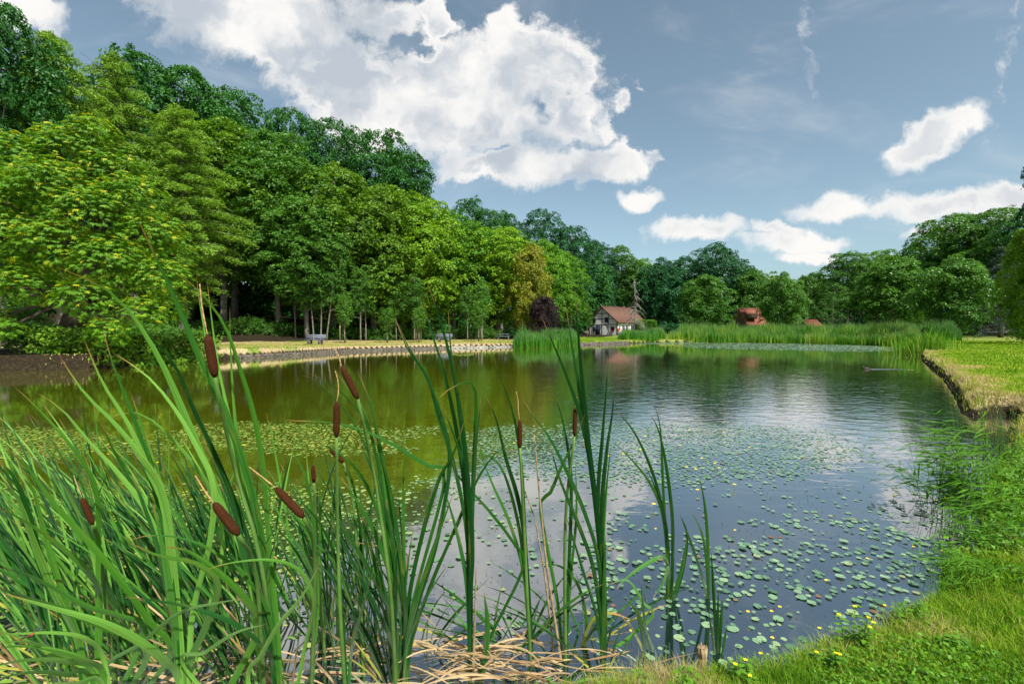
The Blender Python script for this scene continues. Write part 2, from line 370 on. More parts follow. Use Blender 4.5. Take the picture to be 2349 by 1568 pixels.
# clip the sheet to the pond plus a margin hidden under the banks is not needed: land rises above it everywhere
# ------------------------------------------------------------------ leaves
def leafquads(P, N, T, L, W, bend=.25):
    """rhombic leaves: centre P, normal N, long axis T; two triangles folded a little"""
    T = nrm(T-N*np.sum(T*N, -1, keepdims=True)); B = np.cross(N, T)
    L = L[:, None]; W = W[:, None]
    a = P-T*L*.5; b = P+B*W*.5+N*W*bend*.3; c = P+T*L*.5-N*L*.12; d = P-B*W*.5+N*W*bend*.3
    V = np.stack([a, b, c, d], 1).reshape(-1, 3)
    Q = np.arange(len(P)*4).reshape(-1, 4)
    return V, Q
def usph(n): return nrm(rng.normal(size=(n, 3)))
def sprays(C, Nn, rad, per, leaf, flat=.16, tintb=None, droop=.35, aspect=.55, tvar=.22):
    """clusters of leaves lying in tilted discs: C centres, Nn disc normals"""
    n = len(C); k_ = per
    C2 = np.repeat(C, k_, 0); N2 = np.repeat(Nn, k_, 0); r2 = np.repeat(rad, k_)[:, None]
    A = nrm(np.cross(N2, np.tile([0.31, .22, .93], (n*k_, 1)))); B = np.cross(N2, A)
    th = rng.uniform(0, 2*math.pi, (n*k_, 1)); q = np.sqrt(rng.uniform(0.02, 1, (n*k_, 1)))
    off = (np.cos(th)*A+np.sin(th)*B)*q
    P = C2+off*r2+N2*rng.normal(size=(n*k_, 1))*r2*flat-np.array([0, 0, 1])*(q**2)*r2*droop
    N = nrm(N2*.8+rng.normal(size=(n*k_, 3))*.42)
    T = nrm(off+np.array([0, 0, -.35])+rng.normal(size=(n*k_, 3))*.35)
    L = leaf*rng.uniform(.65, 1.25, n*k_); W = L*aspect
    V, Q = leafquads(P, N, T, L, W)
    tb = np.repeat(tintb if tintb is not None else np.full(n, .5), k_)
    ti = np.clip(tb+rng.normal(size=n*k_)*tvar*.6, 0, 1)
    return V, Q, np.repeat(ti, 4)
def limbs(mb, H, R_, cb, n, tr, lean=(0, 0), prof=None, top=.9, wob=.25):
    zz = np.linspace(0, H*top, 14); tt = zz/H
    cx_ = lean[0]*tt+np.sin(tt*5+rng.uniform(0, 6))*wob*tt; cy_ = lean[1]*tt+np.cos(tt*4+rng.uniform(0, 6))*wob*tt
    rad = tr*(1-tt)**.8*1.0+.02; rad[0] *= 1.45; rad[1] *= 1.05
    mb.tube(np.stack([cx_, cy_, zz-.15*(zz == 0)], -1), rad, 9)
    for i in range(n):
        z0 = cb*.8+(H*.85-cb*.8)*(i+.5)/n; a = i*2.4+rng.uniform(-.5, .5); k_ = int(np.searchsorted(zz, z0)); k_ = min(k_, 13)
        L = R_*(.85 if prof is None else prof((z0-cb*.6)/(H-cb*.6)))*rng.uniform(.65, .9)
        s = np.linspace(0, 1, 6)
        P = np.stack([cx_[k_]+np.cos(a)*L*s, cy_[k_]+np.sin(a)*L*s, z0+L*(.55*s-.15*s*s)], -1)
        P[1:-1] += rng.normal(size=(4, 3))*.08*L*.5
        mb.tube(P, np.maximum(rad[k_]*.55*(1-s)**.9, .015), 5, cap=False)
def crown_broad(H, R_, cb, seed, nlob=22, per=26, nsp=900, leaf=.26, flat=.7, lob=.34, power=.55, sprad=.62, tl=.35, top=1.0, jit=.17):
    """lobed crown: big lobes on an egg-shaped envelope, each lobe covered with leaf sprays"""
    global rng
    keep = rng; rng = np.random.default_rng(seed)
    C = []; Rr = []
    for i in range(nlob):
        u = 1-2*(i+.5)/nlob; a = i*2.39996+rng.uniform(-.35, .35)
        rl = R_*lob*rng.uniform(.72, 1.3)
        hr = (1-abs(u)**2.4)**.5 if u > 0 else (1-abs(u)**3.2)**.5
        rad = max(R_*hr-rl*.7, 0)*rng.uniform(.95-jit, .95+jit)
        C.append([math.cos(a)*rad, math.sin(a)*rad, cb+rl*.6+(H*top-cb-rl*1.35)*(1+u)/2*rng.uniform(.94, 1.03)]); Rr.append(rl)
    for i in range(nlob//3):
        q = rng.uniform(.2, .8); C.append([rng.normal()*R_*.2, rng.normal()*R_*.2, cb+(H-cb)*q]); Rr.append(R_*.45)
    C = np.array(C); Rr = np.array(Rr)
    pr = Rr**2/np.sum(Rr**2); li = rng.choice(len(C), nsp, p=pr)
    D = usph(nsp); D[:, 2] = np.where((D[:, 2] < -.35) & (rng.uniform(size=nsp) < .6), -D[:, 2], D[:, 2])
    S = C[li]+D*Rr[li][:, None]*rng.uniform(.72, 1.06, (nsp, 1))*np.array([1, 1, flat+.15])
    # drop sprays buried deep inside other lobes
    dd = np.min(np.where(np.arange(len(C))[None] == li[:, None], 9, np.linalg.norm((S[:, None]-C[None])/np.array([1, 1, flat+.15]), axis=-1)/Rr[None]), 1)
    gp = vnoise(S[:, 0]+S[:, 2]*.63, S[:, 1]-S[:, 2]*.51, .75, seed)*.6+vnoise(S[:, 0]-S[:, 1]*.4, S[:, 2], 1.1, seed+5)*.4
    k_ = ((dd > .62) | (rng.uniform(size=nsp) < .25)) & (gp > .30); S = S[k_]; D = D[k_]; li = li[k_]
    Nn = nrm(D*np.array([.7, .7, .5])+np.array([0, 0, .75])+rng.normal(size=D.shape)*.18)
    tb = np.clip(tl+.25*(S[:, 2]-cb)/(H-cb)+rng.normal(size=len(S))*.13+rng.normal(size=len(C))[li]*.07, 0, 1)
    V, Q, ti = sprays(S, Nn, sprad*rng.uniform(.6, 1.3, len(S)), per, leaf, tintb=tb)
    rng = keep
    return V, Q, ti
BARK = pmat('bark_grey', (.09, .08, .065), .9, ((.20, .19, .16), 3.0), (14, .9, .05))
BARKD = pmat('bark_dark', (.035, .026, .018), .9, ((.085, .065, .045), 3.0), (12, .9, .05))
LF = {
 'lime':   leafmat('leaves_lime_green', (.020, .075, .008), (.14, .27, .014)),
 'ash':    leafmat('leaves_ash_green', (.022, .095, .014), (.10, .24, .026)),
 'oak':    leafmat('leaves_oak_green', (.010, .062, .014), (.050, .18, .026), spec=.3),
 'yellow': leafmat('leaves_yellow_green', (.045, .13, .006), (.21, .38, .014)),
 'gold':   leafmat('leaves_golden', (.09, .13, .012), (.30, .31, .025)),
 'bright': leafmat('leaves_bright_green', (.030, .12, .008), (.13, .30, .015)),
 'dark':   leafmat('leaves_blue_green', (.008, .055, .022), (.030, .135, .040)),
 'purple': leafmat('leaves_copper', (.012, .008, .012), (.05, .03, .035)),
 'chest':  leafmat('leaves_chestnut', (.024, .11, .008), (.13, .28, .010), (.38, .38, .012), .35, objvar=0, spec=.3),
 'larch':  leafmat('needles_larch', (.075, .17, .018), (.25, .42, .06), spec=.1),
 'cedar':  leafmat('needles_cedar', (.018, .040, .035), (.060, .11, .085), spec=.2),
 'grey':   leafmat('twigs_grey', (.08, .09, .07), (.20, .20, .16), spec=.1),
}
PROTO = {}
def proto(key):
    if key in PROTO: return PROTO[key]
    kind, var = key; sd = {'broad': 11, 'oak': 23, 'high': 37, 'round': 53, 'birch': 61, 'sapling': 71, 'larch': 83, 'cedar': 97, 'slender': 101, 'shrub': 113}.get(kind, 5)*10+var
    global rng
    keep = rng; rng = np.random.default_rng(sd); mb = MB()
    if kind == 'broad':
        H, R_ = 20., 6.5; limbs(mb, H, R_, 3.5, 12, .34)
        V, Q, ti = crown_broad(H, R_, 1.6, sd, 34, 26, 2500, .32, lob=.36)
    elif kind == 'oak':
        H, R_ = 22., 7.5; limbs(mb, H, R_, 6, 14, .42)
        V, Q, ti = crown_broad(H, R_, 4.5, sd, 40, 26, 2350, .32, lob=.27, sprad=.6)
    elif kind == 'high':
        H, R_ = 24., 5.5; limbs(mb, H, R_, 6, 12, .27)
        V, Q, ti = crown_broad(H, R_, 5.0, sd, 34, 26, 2200, .30, lob=.36)
    elif kind == 'slender':
        H, R_ = 16., 2.6; limbs(mb, H, R_, 5, 8, .14)
        V, Q, ti = crown_broad(H, R_, 5.5, sd, 16, 20, 420, .26, lob=.42, power=.5, sprad=.5)
    elif kind == 'round':
        H, R_ = 12., 4.6; limbs(mb, H, R_, 1.4, 10, .20)
        V, Q, ti = crown_broad(H, R_, .8, sd, 34, 26, 1750, .28, lob=.25, sprad=.55, flat=.9, jit=.3)
    elif kind == 'birch':
        H, R_ = 11., 2.3; limbs(mb, H, R_, 1.5, 16, .10)
        V, Q, ti = crown_broad(H, R_, 1.2, sd, 22, 14, 380, .16, lob=.30, power=.7, sprad=.4)
    elif kind == 'shrub':
        H, R_ = 3., 1.9; limbs(mb, H*.8, R_, .3, 7, .06)
        V, Q, ti = crown_broad(H, R_, .1, sd, 14, 20, 260, .17, lob=.36, power=.4, sprad=.34)
    elif kind == 'sapling':
        H, R_ = 5.2, 1.25; zz = np.linspace(0, H*.93, 8); mb.tube(np.stack([zz*0+.02*np.sin(zz), zz*0, zz], -1), .05*(1-zz/H)+.008, 7)
        C = []; Nn = []
        for i in range(34):
            z0 = 1.45+(H-2.2)*(i/34.)**1.1; a = i*2.4; q = (z0-1.4)/(H-1.4); L = (R_*(.62+.9*q*(1-q)*1.6))*(1.05-q*.72)*rng.uniform(.8, 1.15); s = np.linspace(0, 1, 5)
            P = np.stack([np.cos(a)*L*.62*s**.8, np.sin(a)*L*.62*s**.8, z0+L*1.15*s], -1); mb.tube(P, .012*(1-s)+.003, 4, cap=False)
            for u in (.3, .5, .7, .85, 1.0): C.append([np.interp(u, s, P[:, k_]) for k_ in range(3)]); Nn.append([math.cos(a)*.8, math.sin(a)*.8, .55])
        C = np.array(C); V, Q, ti = sprays(C, nrm(np.array(Nn)+rng.normal(size=(len(C), 3))*.3), np.full(len(C), .20), 13, .13, tintb=rng.uniform(.05, .55, len(C)))
    elif kind in ('larch', 'cedar'):
        H, R_ = (22., 5.2) if kind == 'larch' else (15., 6.5)
        zz = np.linspace(0, H*.99, 14); mb.tube(np.stack([.12*np.sin(zz*.3), .1*np.cos(zz*.25), zz-.1*(zz == 0)], -1), (.30 if kind == 'larch' else .35)*(1-zz/H)**.9+.02, 9)
        C = []; Nn = []; Ra = []
        nb = 120 if kind == 'larch' else 64; z_lo = 3.5 if kind == 'larch' else 1.4
        for i in range(nb):
            q = (i+.5)/nb; z0 = z_lo+(H*.98-z_lo)*q; a = i*2.399+rng.uniform(-.3, .3)
            L = R_*((1-q)**(.5 if kind == 'larch' else .75)*.95+.05)*rng.uniform(.6, 1.15)
            if kind == 'larch': L *= min(1, .35+q*1.6)
            s = np.linspace(0, 1, 7)
            dz = (.25*s-.38*s*s) if kind == 'larch' else (.10*s-.30*s*s)
            P = np.stack([np.cos(a)*L*s, np.sin(a)*L*s, z0+L*dz], -1); mb.tube(P, .05*(1-s)+.01, 4, cap=False)
            m_ = max(4, int(L*(3.4 if kind == 'larch' else 3.0)))
            for u in np.linspace(.22, 1.0, m_):
                for sg in (-1, 1):
                    sw = L*.20*(1.15-u)*sg*rng.uniform(.3, 1.2)
                    pt = [np.interp(u, s, P[:, k_]) for k_ in range(3)]
                    C.append([pt[0]-math.sin(a)*sw, pt[1]+math.cos(a)*sw, pt[2]-abs(sw)*.25]); Nn.append([math.cos(a)*.25, math.sin(a)*.25, .95]); Ra.append(.42 if kind == 'larch' else .5)
        C = np.array(C); Nn = nrm(np.array(Nn)+rng.normal(size=(len(C), 3))*.2)
        V, Q, ti = sprays(C, Nn, np.array(Ra), 22 if kind == 'larch' else 20, .30 if kind == 'larch' else .28, flat=.22, tintb=rng.uniform(.3, .7, len(C)), droop=.9 if kind == 'larch' else .35, aspect=.24)
    tm = mb.mesh('trunk_'+kind, BARK, True); cm = mesh_np('crown_'+kind, V, Q, [LF['lime']], False, {'tint': ti})
    rng = keep
    PROTO[key] = (tm, cm, H, R_)
    return PROTO[key]
def tree(name, kind, var, Dx, Dtop, Dhw, Yd, mat, label, cat='tree', bark=None, rz=None, zb=None, group=None, yscale=None):
    tm, cm, H, R_ = proto((kind, var))
    tp = DP(Dx, Dtop, Yd); x = tp[0]; z0 = H1(x, Yd) if zb is None else zb
    h = tp[2]-z0; hw = Dhw*K/F*Yd
    if rz is None: rz = (Dx*.37) % 6.28
    e = empty(name, (x, Yd, z0-.05), label, cat, group)
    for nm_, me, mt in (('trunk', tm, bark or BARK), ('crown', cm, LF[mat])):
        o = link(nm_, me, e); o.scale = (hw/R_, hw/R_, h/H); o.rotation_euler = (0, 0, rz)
        o.material_slots[0].link = 'OBJECT'; o.material_slots[0].material = mt
    return e
# ---- individually recognisable trees: Dx, Dtop, half width, distance
TR = [
 # left, behind the chestnut
 ('conifer_tree','larch',0, 120,58,165,33,'larch','tall feathery yellow-green conifer rising behind the chestnut at far left'),
 ('conifer_tree','larch',1, 262,108,150,39,'larch','pale green drooping conifer, second from the left, its top against the small blue sky gap'),
 ('conifer_tree','larch',2, 412,232,165,42,'larch','yellow-green drooping conifer with long bare grey trunk beside the straw path'),
 ('broadleaf_tree','oak',1, -20,-25,110,30,'oak','dark oak cut off by the top left corner of the picture'),
 ('broadleaf_tree','broad',1, 20,300,120,34,'lime','mid green tree at the left edge between the chestnut and the corner oak'),
 ('broadleaf_tree','oak',0, 300,118,110,55,'oak','dark green oak just right of the feathery conifers on the left skyline'),
 ('broadleaf_tree','oak',1, 420,150,120,58,'oak','broad dark oak forming the leftmost high skyline under the big cloud'),
 ('broadleaf_tree','oak',0, 530,205,90,62,'oak','dark oak whose right shoulder steps down to the notch in the left skyline'),
 ('broadleaf_tree','oak',1, 672,238,70,68,'oak','airy oak top showing alone between the skyline notch and the big oaks'),
 ('broadleaf_tree','oak',0, 768,275,70,70,'oak','dark leafy oak, middle one of the raised skyline trees under the big cloud'),
 ('broadleaf_tree','oak',1, 868,288,90,70,'oak','largest dark oak on the raised skyline, sky showing through its limbs'),
 ('broadleaf_tree','oak',0, 925,360,66,72,'oak','rightmost dark oak of the raised skyline, sloping down to the right'),
 ('broadleaf_tree','high',0, 505,270,105,52,'lime','olive green tree between the bare-trunked conifer and the tall ash'),
 ('broadleaf_tree','high',1, 632,300,85,53,'ash','tall grey-green ash with a long pale trunk left of the first bench'),
 ('broadleaf_tree','broad',0, 760,372,100,56,'lime','broad lit yellow-green tree rising above the leaning trunks and first bench'),
 ('broadleaf_tree','high',2, 700,430,70,51,'ash','shaded blue-green tree hanging over the first bench'),
 ('broadleaf_tree','broad',2, 855,410,95,58,'lime','rounded green tree above the first staked sapling'),
 ('broadleaf_tree','broad',1, 955,440,85,60,'yellow','sunlit yellow-green tree above the two small saplings'),
 ('broadleaf_tree','broad',0, 1040,482,75,64,'bright','bright green tree left of the yellow-green dome'),
 ('broadleaf_tree','broad',2, 1140,512,78,66,'yellow','yellow-green dome-shaped tree in the middle of the left shore'),
 ('broadleaf_tree','round',1, 1214,560,50,61,'gold','golden turning tree, the only orange-yellow one on the shore'),
 ('broadleaf_tree','broad',1, 1240,545,60,78,'bright','bright green tree directly behind the golden one'),
 ('broadleaf_tree','broad',0, 1290,572,46,84,'bright','bright green rounded tree between the golden tree and the half-timbered house'),
 ('copper_tree','round',0, 1250,676,32,58,'purple','small dark copper-leaved tree under the golden one'),
 ('broadleaf_tree','oak',0, 1085,455,60,90,'oak','dark blue-green tree top on the skyline left of the small sky notch'),
 ('broadleaf_tree','oak',1, 1150,475,45,92,'oak','low dark tree top just left of the small sky notch'),
 ('broadleaf_tree','oak',0, 1242,480,62,100,'dark','dark domed tree just right of the small sky notch'),
 ('broadleaf_tree','oak',1, 1310,510,60,104,'dark','dark tree second right of the small sky notch'),
 ('broadleaf_tree','broad',2, 1372,545,46,132,'dark','dark tall tree directly behind the left gable of the half-timbered house'),
 ('broadleaf_tree','high',0, 1425,560,45,135,'ash','ash-green tree rising above the ridge of the half-timbered house'),
 ('broadleaf_tree','broad',1, 1475,590,48,138,'bright','light green tree above the right end of the half-timbered roof'),
 ('broadleaf_tree','round',2, 1520,592,50,128,'dark','dark tree immediately right of the half-timbered house'),
 ('broadleaf_tree','broad',0, 1570,585,50,140,'dark','dark tree on the centre skyline left of the tallest centre tree'),
 ('broadleaf_tree','broad',2, 1645,550,62,125,'dark','tallest broad tree of the centre group, blue-green'),
 ('broadleaf_tree','round',0, 1622,628,56,88,'ash','sunlit green tree in front of the tallest centre tree'),
 ('broadleaf_tree','round',1, 1722,618,45,118,'ash','rounded tree at the right end of the centre group left of the red tiled roof'),
 ('broadleaf_tree','broad',1, 1700,600,40,132,'dark','dark tree behind the right shoulder of the centre group'),
 ('broadleaf_tree','round',2, 1796,625,45,84,'ash','green tree right of the red tiled roof at the lowest point of the skyline'),
 ('broadleaf_tree','round',0, 1862,622,42,120,'ash','tree behind the low red roof, left of the thin pale birch'),
 ('birch_tree','birch',0, 1913,640,26,82,'ash','thin pale birch with a sparse crown standing in the right reeds'),
 ('broadleaf_tree','high',1, 1946,572,50,104,'ash','taller tree with slim bare trunk right of the pale birch'),
 ('broadleaf_tree','oak',1, 2020,568,55,125,'bright','light green tree top behind the big round tree of the right reeds'),
 ('broadleaf_tree','round',1, 2046,590,70,80,'ash','big round tree standing behind the right reeds'),
 ('broadleaf_tree','oak',0, 2095,555,50,122,'dark','dark tree between the round tree and the tall right wood'),
 ('round_bush','shrub',0, 2111,712,24,68,'bright','small pale round bush at the back of the right reeds','bush'),
 ('broadleaf_tree','round',2, 2192,585,62,67,'ash','spreading tree with a forked pale trunk at the right end of the reeds'),
 ('broadleaf_tree','oak',1, 2195,482,85,98,'ash','tall domed tree top above the spreading tree on the right'),
 ('broadleaf_tree','oak',0, 2290,478,85,92,'ash','tall tree top at the right, between the domed one and the picture edge'),
 ('broadleaf_tree','oak',1, 2385,470,66,82,'oak','dark tall tree cut by the right picture edge above the yellow maple'),
 ('cedar_tree','cedar',0, 2300,560,90,74,'cedar','dark conifer with drooping layered branches at the right edge of the lawn'),
 ('maple_tree','round',1, 2362,522,48,42,'yellow','yellow-green tree cut by the right picture edge'),
 ('broadleaf_tree','round',0, 2362,700,32,46,'ash','low leafy tree at the right edge below the yellow-green one'),
 ('broadleaf_tree','oak',0, 2478,250,60,38,'dark','large dark tree mostly beyond the right edge, one bough tip showing high up'),
]
for r in TR:
    name, kind, var, Dx, Dt, hw, Yd, mat, lab = r[:9]
    if kind in ('broad', 'oak', 'high') and Yd < 95: hw *= 1.38
    elif kind in ('broad', 'oak', 'high', 'round'): hw *= 1.15
    tree(name, kind, var, Dx, Dt, hw, Yd, mat, lab, r[9] if len(r) > 9 else 'tree')
# ---- slender trunks seen under the canopy of the left wood
SL = [(675,560,16,51,'slender tree with thin pale trunk right of the tall ash, before the dark wood'),
      (697,600,14,51,'very thin upright tree between the slender trunk and the leaning group'),
      (718,590,18,50,'left trunk of the three leaning ones behind the first bench'),
      (733,560,18,50,'middle trunk of the three leaning ones behind the first bench'),
      (746,540,18,50,'right trunk of the three leaning ones, tilting right, behind the first bench'),
      (826,600,18,52,'slim tree in the dark wood right of the first staked sapling'),
      (838,620,16,53,'slim leaning tree next to it in the wood right of the first staked sapling'),
      (950,620,18,54,'slim pale trunk in the dark wood between the two small saplings'),
      (908,630,16,55,'slim trunk in the dark wood just right of the second sapling'),
      (1072,650,14,58,'slim trunk left of the tall staked sapling near the second bench'),
      (1106,640,14,58,'slim trunk directly right of the tall staked sapling near the second bench'),
      (52,640,30,27,'thick pale trunk at far left under the chestnut boughs')]
for i, (dx, dt, hw, yd, lab) in enumerate(SL):
    e = tree('slender_tree', 'slender', i % 2, dx, dt, hw*1.6, yd, 'ash', lab, 'tree')
    if 2 <= i <= 4: e.rotation_euler = (0, R((-4, 2, 7)[i-2]), 0)
# ---- saplings with stakes
WOOD = pmat('stake_wood', (.22, .17, .11), .85, ((.36, .29, .2), 6), (30, .5, .01))
for dx, dt, hw, yd, lab in [(790,668,23,45,'largest young tree with a full oval crown, beside a stake near the first bench'),
                            (888,700,24,46,'thin young tree with spreading side twigs on the straw bank'),
                            (961,698,20,46,'small young tree with a pair of stakes, third along the straw bank'),
                            (1098,680,22,50,'young tree with oval crown and pale stem right of the second bench')]:
    tree('sapling', 'sapling', 0, dx, dt, hw*1.75, yd, 'bright', lab, 'young tree')
for dx, yd, lab in [(780,44.6,'wooden stake left of the largest young tree'), (956,46.2,'wooden stake left of the third young tree'), (966,46.3,'wooden stake right of the third young tree'), (1104,50,'wooden stake by the young tree right of the second bench')]:
    p = DP(dx, 780, yd); z = H1(p[0], yd); mb = MB(); mb.tube([[0,0,-.2],[0,0,1.35],[.01,0,1.72]], [.04,.04,.034], 8)
    mb.tube([[0,0,1.45],[0,0,1.52]], [.05,.05], 8)
    tag(mb.build('tree_stake', WOOD, None, True, (p[0], yd, z)), lab, 'stake', 'stakes beside the young trees')
# ---- the big chestnut leaning over the water at the left
def chestnut():
    global rng
    keep = rng; rng = np.random.default_rng(4242)
    base = np.array([-21.3, 21.6, 0]); base[2] = H1(base[0], base[1])-.2
    e = empty('chestnut_tree', base, 'big chestnut with yellow-tipped leaves leaning over the water at far left', 'tree')
    mb = MB(); s = np.linspace(0, 1, 8)
    P = np.stack([.9*s+1.0*np.sin(s*2.2), -.6*s, 5.6*s**.85+.05], -1); mb.tube(P, .42*(1-s)**.6+.14, 10)
    tipo = P[-1]
    C = []; Rr = []
    lob = [(-3.6,0,7.9,1.5),(-1.9,-.9,8.9,1.5),(.2,-.4,9.4,1.5),(1.9,0,8.6,1.4),(3.2,-.7,7.2,1.4),(4.0,-.5,5.6,1.35),(-3.9,-.8,6.1,1.6),(-1.9,-1.8,7.0,1.6),(.6,-1.8,7.4,1.6),(2.3,-1.7,6.3,1.5),
           (-3.3,-1.8,4.4,1.5),(-1.0,-2.3,5.2,1.5),(1.3,-2.3,4.9,1.4),(3.2,-1.9,4.2,1.4),(4.6,-1.0,3.6,1.2),(-3.7,-2.0,2.6,1.3),(-2.0,-2.4,3.1,1.2),(.2,-2.4,3.2,1.1),(2.5,-2.2,2.6,1.2),(4.3,-1.6,2.0,1.0),(-4.8,-1.2,3.4,1.4),(-5.0,-.6,5.4,1.6),
           (3.4,.8,2.3,1.1),(-1.8,-2.4,1.6,.9),(1.2,-.4,10.3,1.0),(-.9,0,10.2,.9),(0,1.5,7,2.2),(-2.5,1.5,5,2.2),(2.2,1.5,5,2.0),(-4.4,.5,7.6,1.5),(3.4,-2.3,1.2,.8),(-.6,-2.6,1.3,.6)]
    for x, y, z, r_ in lob:
        c = np.array([x+.8, y, z]); C.append(c); Rr.append(r_)
        s = np.linspace(0, 1, 6); st_ = P[3 if z < 4 else 6]
        B = st_+(c-st_)*s[:, None]+np.array([0, 0, .5])*(s*(1-s))[:, None]; mb.tube(B, .12*(1-s)+.02, 5, cap=False)
    mb.build('trunk', BARKD, e, True)
    C = np.array(C); Rr = np.array(Rr); n = 17500
    li = rng.choice(len(C), n, p=Rr**2/np.sum(Rr**2)); D = usph(n); D[:, 2] = np.where((D[:, 2] < -.3) & (rng.uniform(size=n) < .5), -D[:, 2], D[:, 2])
    S = C[li]+D*Rr[li][:, None]*rng.uniform(.72, 1.1, (n, 1))*np.array([1, 1, .78])
    # rosettes of 6 drooping leaflets
    m = 7; S2 = np.repeat(S, m, 0); ax = nrm(D*.7+np.array([0, 0, .8])+rng.normal(size=D.shape)*.25); ax = np.repeat(ax, m, 0)
    A = nrm(np.cross(ax, [[.3, .9, .2]])); B = np.cross(ax, A); th = np.tile(np.arange(m)*2*math.pi/m, n)+np.repeat(rng.uniform(0, 6, n), m)
    T = np.cos(th)[:, None]*A+np.sin(th)[:, None]*B-ax*.15-np.array([0, 0, .45]); T = nrm(T)
    L = .15*rng.uniform(.7, 1.2, n*m); Nn = nrm(ax+T*.2+rng.normal(size=T.shape)*.15)
    V, Q = leafquads(S2+T*L[:, None]*.5, Nn, T, L, L*.36)
    up = sstep(-.2, .9, D[:, 2])*sstep(.72, 1.1, np.linalg.norm((S-C[li])/np.array([1, 1, .78]), axis=1)/Rr[li])
    tb = .42+rng.normal(size=n)*.12+(rng.uniform(size=n) < .10+.34*up)*.36
    ti = np.repeat(np.clip(np.repeat(tb, m)+rng.normal(size=n*m)*.07, 0, 1), 4)
    link('crown', mesh_np('crown', V, Q, [LF['chest']], False, {'tint': ti}), e)
    rng = keep
chestnut()
# ---- dead conifer by the house
def deadtree():
    Yd = 97.; tp = DP(1456, 640, Yd); x = tp[0]; z0 = H1(x, Yd); H = tp[2]-z0
    e = empty('dead_conifer', (x, Yd, z0), 'bare grey dead conifer with drooping branches in front of the half-timbered house', 'tree')
    mb = MB(); zz = np.linspace(-.2, H, 10); mb.tube(np.stack([zz*.004, zz*0, zz], -1), .17*(1-zz/H)**.7+.02, 8); mb.build('trunk', BARK, e, True)
    b = MB()
    r_ = random.Random(5)
    for i in range(64):
        q = r_.random()**.9; z1 = 2.2+(H-2.4)*q; a = r_.uniform(0, 6.28); L = (3.4*(1-q)**.8+.25)*r_.uniform(.5, 1.1); s = np.linspace(0, 1, 6)
        P = np.stack([np.cos(a)*L*s**.8, np.sin(a)*L*s**.8, z1+.15*L*s-.75*L*s*s], -1); b.tube(P, .055*(1-s)+.018, 4, cap=False)
        for k_ in range(5):
            u = r_.uniform(.3, 1); p_ = np.array([np.interp(u, s, P[:, j]) for j in range(3)]); b.tube([p_, p_+np.array([r_.uniform(-.2, .2), r_.uniform(-.2, .2), -r_.uniform(.2, .6)])], [.024, .012], 3, cap=False)
    b.build('branches', pmat('dead_twigs', (.16, .15, .13), .9, ((.3, .29, .26), 4)), e)
deadtree()
# ---- young tree at the left corner of the house
tree('slender_tree', 'slender', 1, 1347, 690, 13, 100, 'bright', 'young slender tree in front of the left corner of the half-timbered house', 'young tree')
# ---- the wood behind: one mass, no tree of it can be told apart
def woodmass(name, pts, per, mat, label, seed, leaf=.7, n=3200, depth=16, lowfrac=.0):
    """pts: (Dx, Dtop, Y); sprays fill a band between the ground and the profile, mostly near its front and top"""
    global rng
    keep = rng; rng = np.random.default_rng(seed)
    pts = np.array(pts, float); u = np.sort(rng.uniform(0, len(pts)-1, n))
    dx = np.interp(u, np.arange(len(pts)), pts[:, 0]); dt = np.interp(u, np.arange(len(pts)), pts[:, 1]); Yb = np.interp(u, np.arange(len(pts)), pts[:, 2])
    dt = dt+(vnoise(dx, dx*0, .02, seed)-.5)*26+(vnoise(dx, dx*0, .07, seed+1)-.5)*14
    zt = CAMZ+(HZ-dt*K)/F*Yb; Yq = Yb+rng.uniform(0, 1, n)**1.3*depth
    x = (dx*K-512)/F*Yb*(1+(Yq-Yb)/Yb*.3); z0 = HT(x, Yq)
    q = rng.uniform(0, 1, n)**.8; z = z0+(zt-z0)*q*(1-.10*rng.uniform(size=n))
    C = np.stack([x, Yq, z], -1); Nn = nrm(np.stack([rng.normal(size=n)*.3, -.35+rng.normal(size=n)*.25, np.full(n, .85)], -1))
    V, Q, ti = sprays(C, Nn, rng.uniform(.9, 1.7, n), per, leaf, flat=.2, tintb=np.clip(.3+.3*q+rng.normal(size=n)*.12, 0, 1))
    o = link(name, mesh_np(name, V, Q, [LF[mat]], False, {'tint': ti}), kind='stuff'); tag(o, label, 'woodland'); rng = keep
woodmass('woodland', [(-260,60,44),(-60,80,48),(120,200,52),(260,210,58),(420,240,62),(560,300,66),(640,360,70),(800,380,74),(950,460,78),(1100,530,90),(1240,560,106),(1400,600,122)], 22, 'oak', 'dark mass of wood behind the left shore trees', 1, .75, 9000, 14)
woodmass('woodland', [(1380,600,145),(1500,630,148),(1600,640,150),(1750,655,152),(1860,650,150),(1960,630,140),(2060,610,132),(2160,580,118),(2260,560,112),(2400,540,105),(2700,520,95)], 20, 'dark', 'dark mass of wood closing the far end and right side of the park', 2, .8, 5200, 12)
woodmass('woodland', [(1720,640,330),(1780,628,330),(1850,632,340),(1930,640,330)], 20, 'lime', 'distant wooded ridge in the dip of the skyline', 3, 1.6, 900, 30)
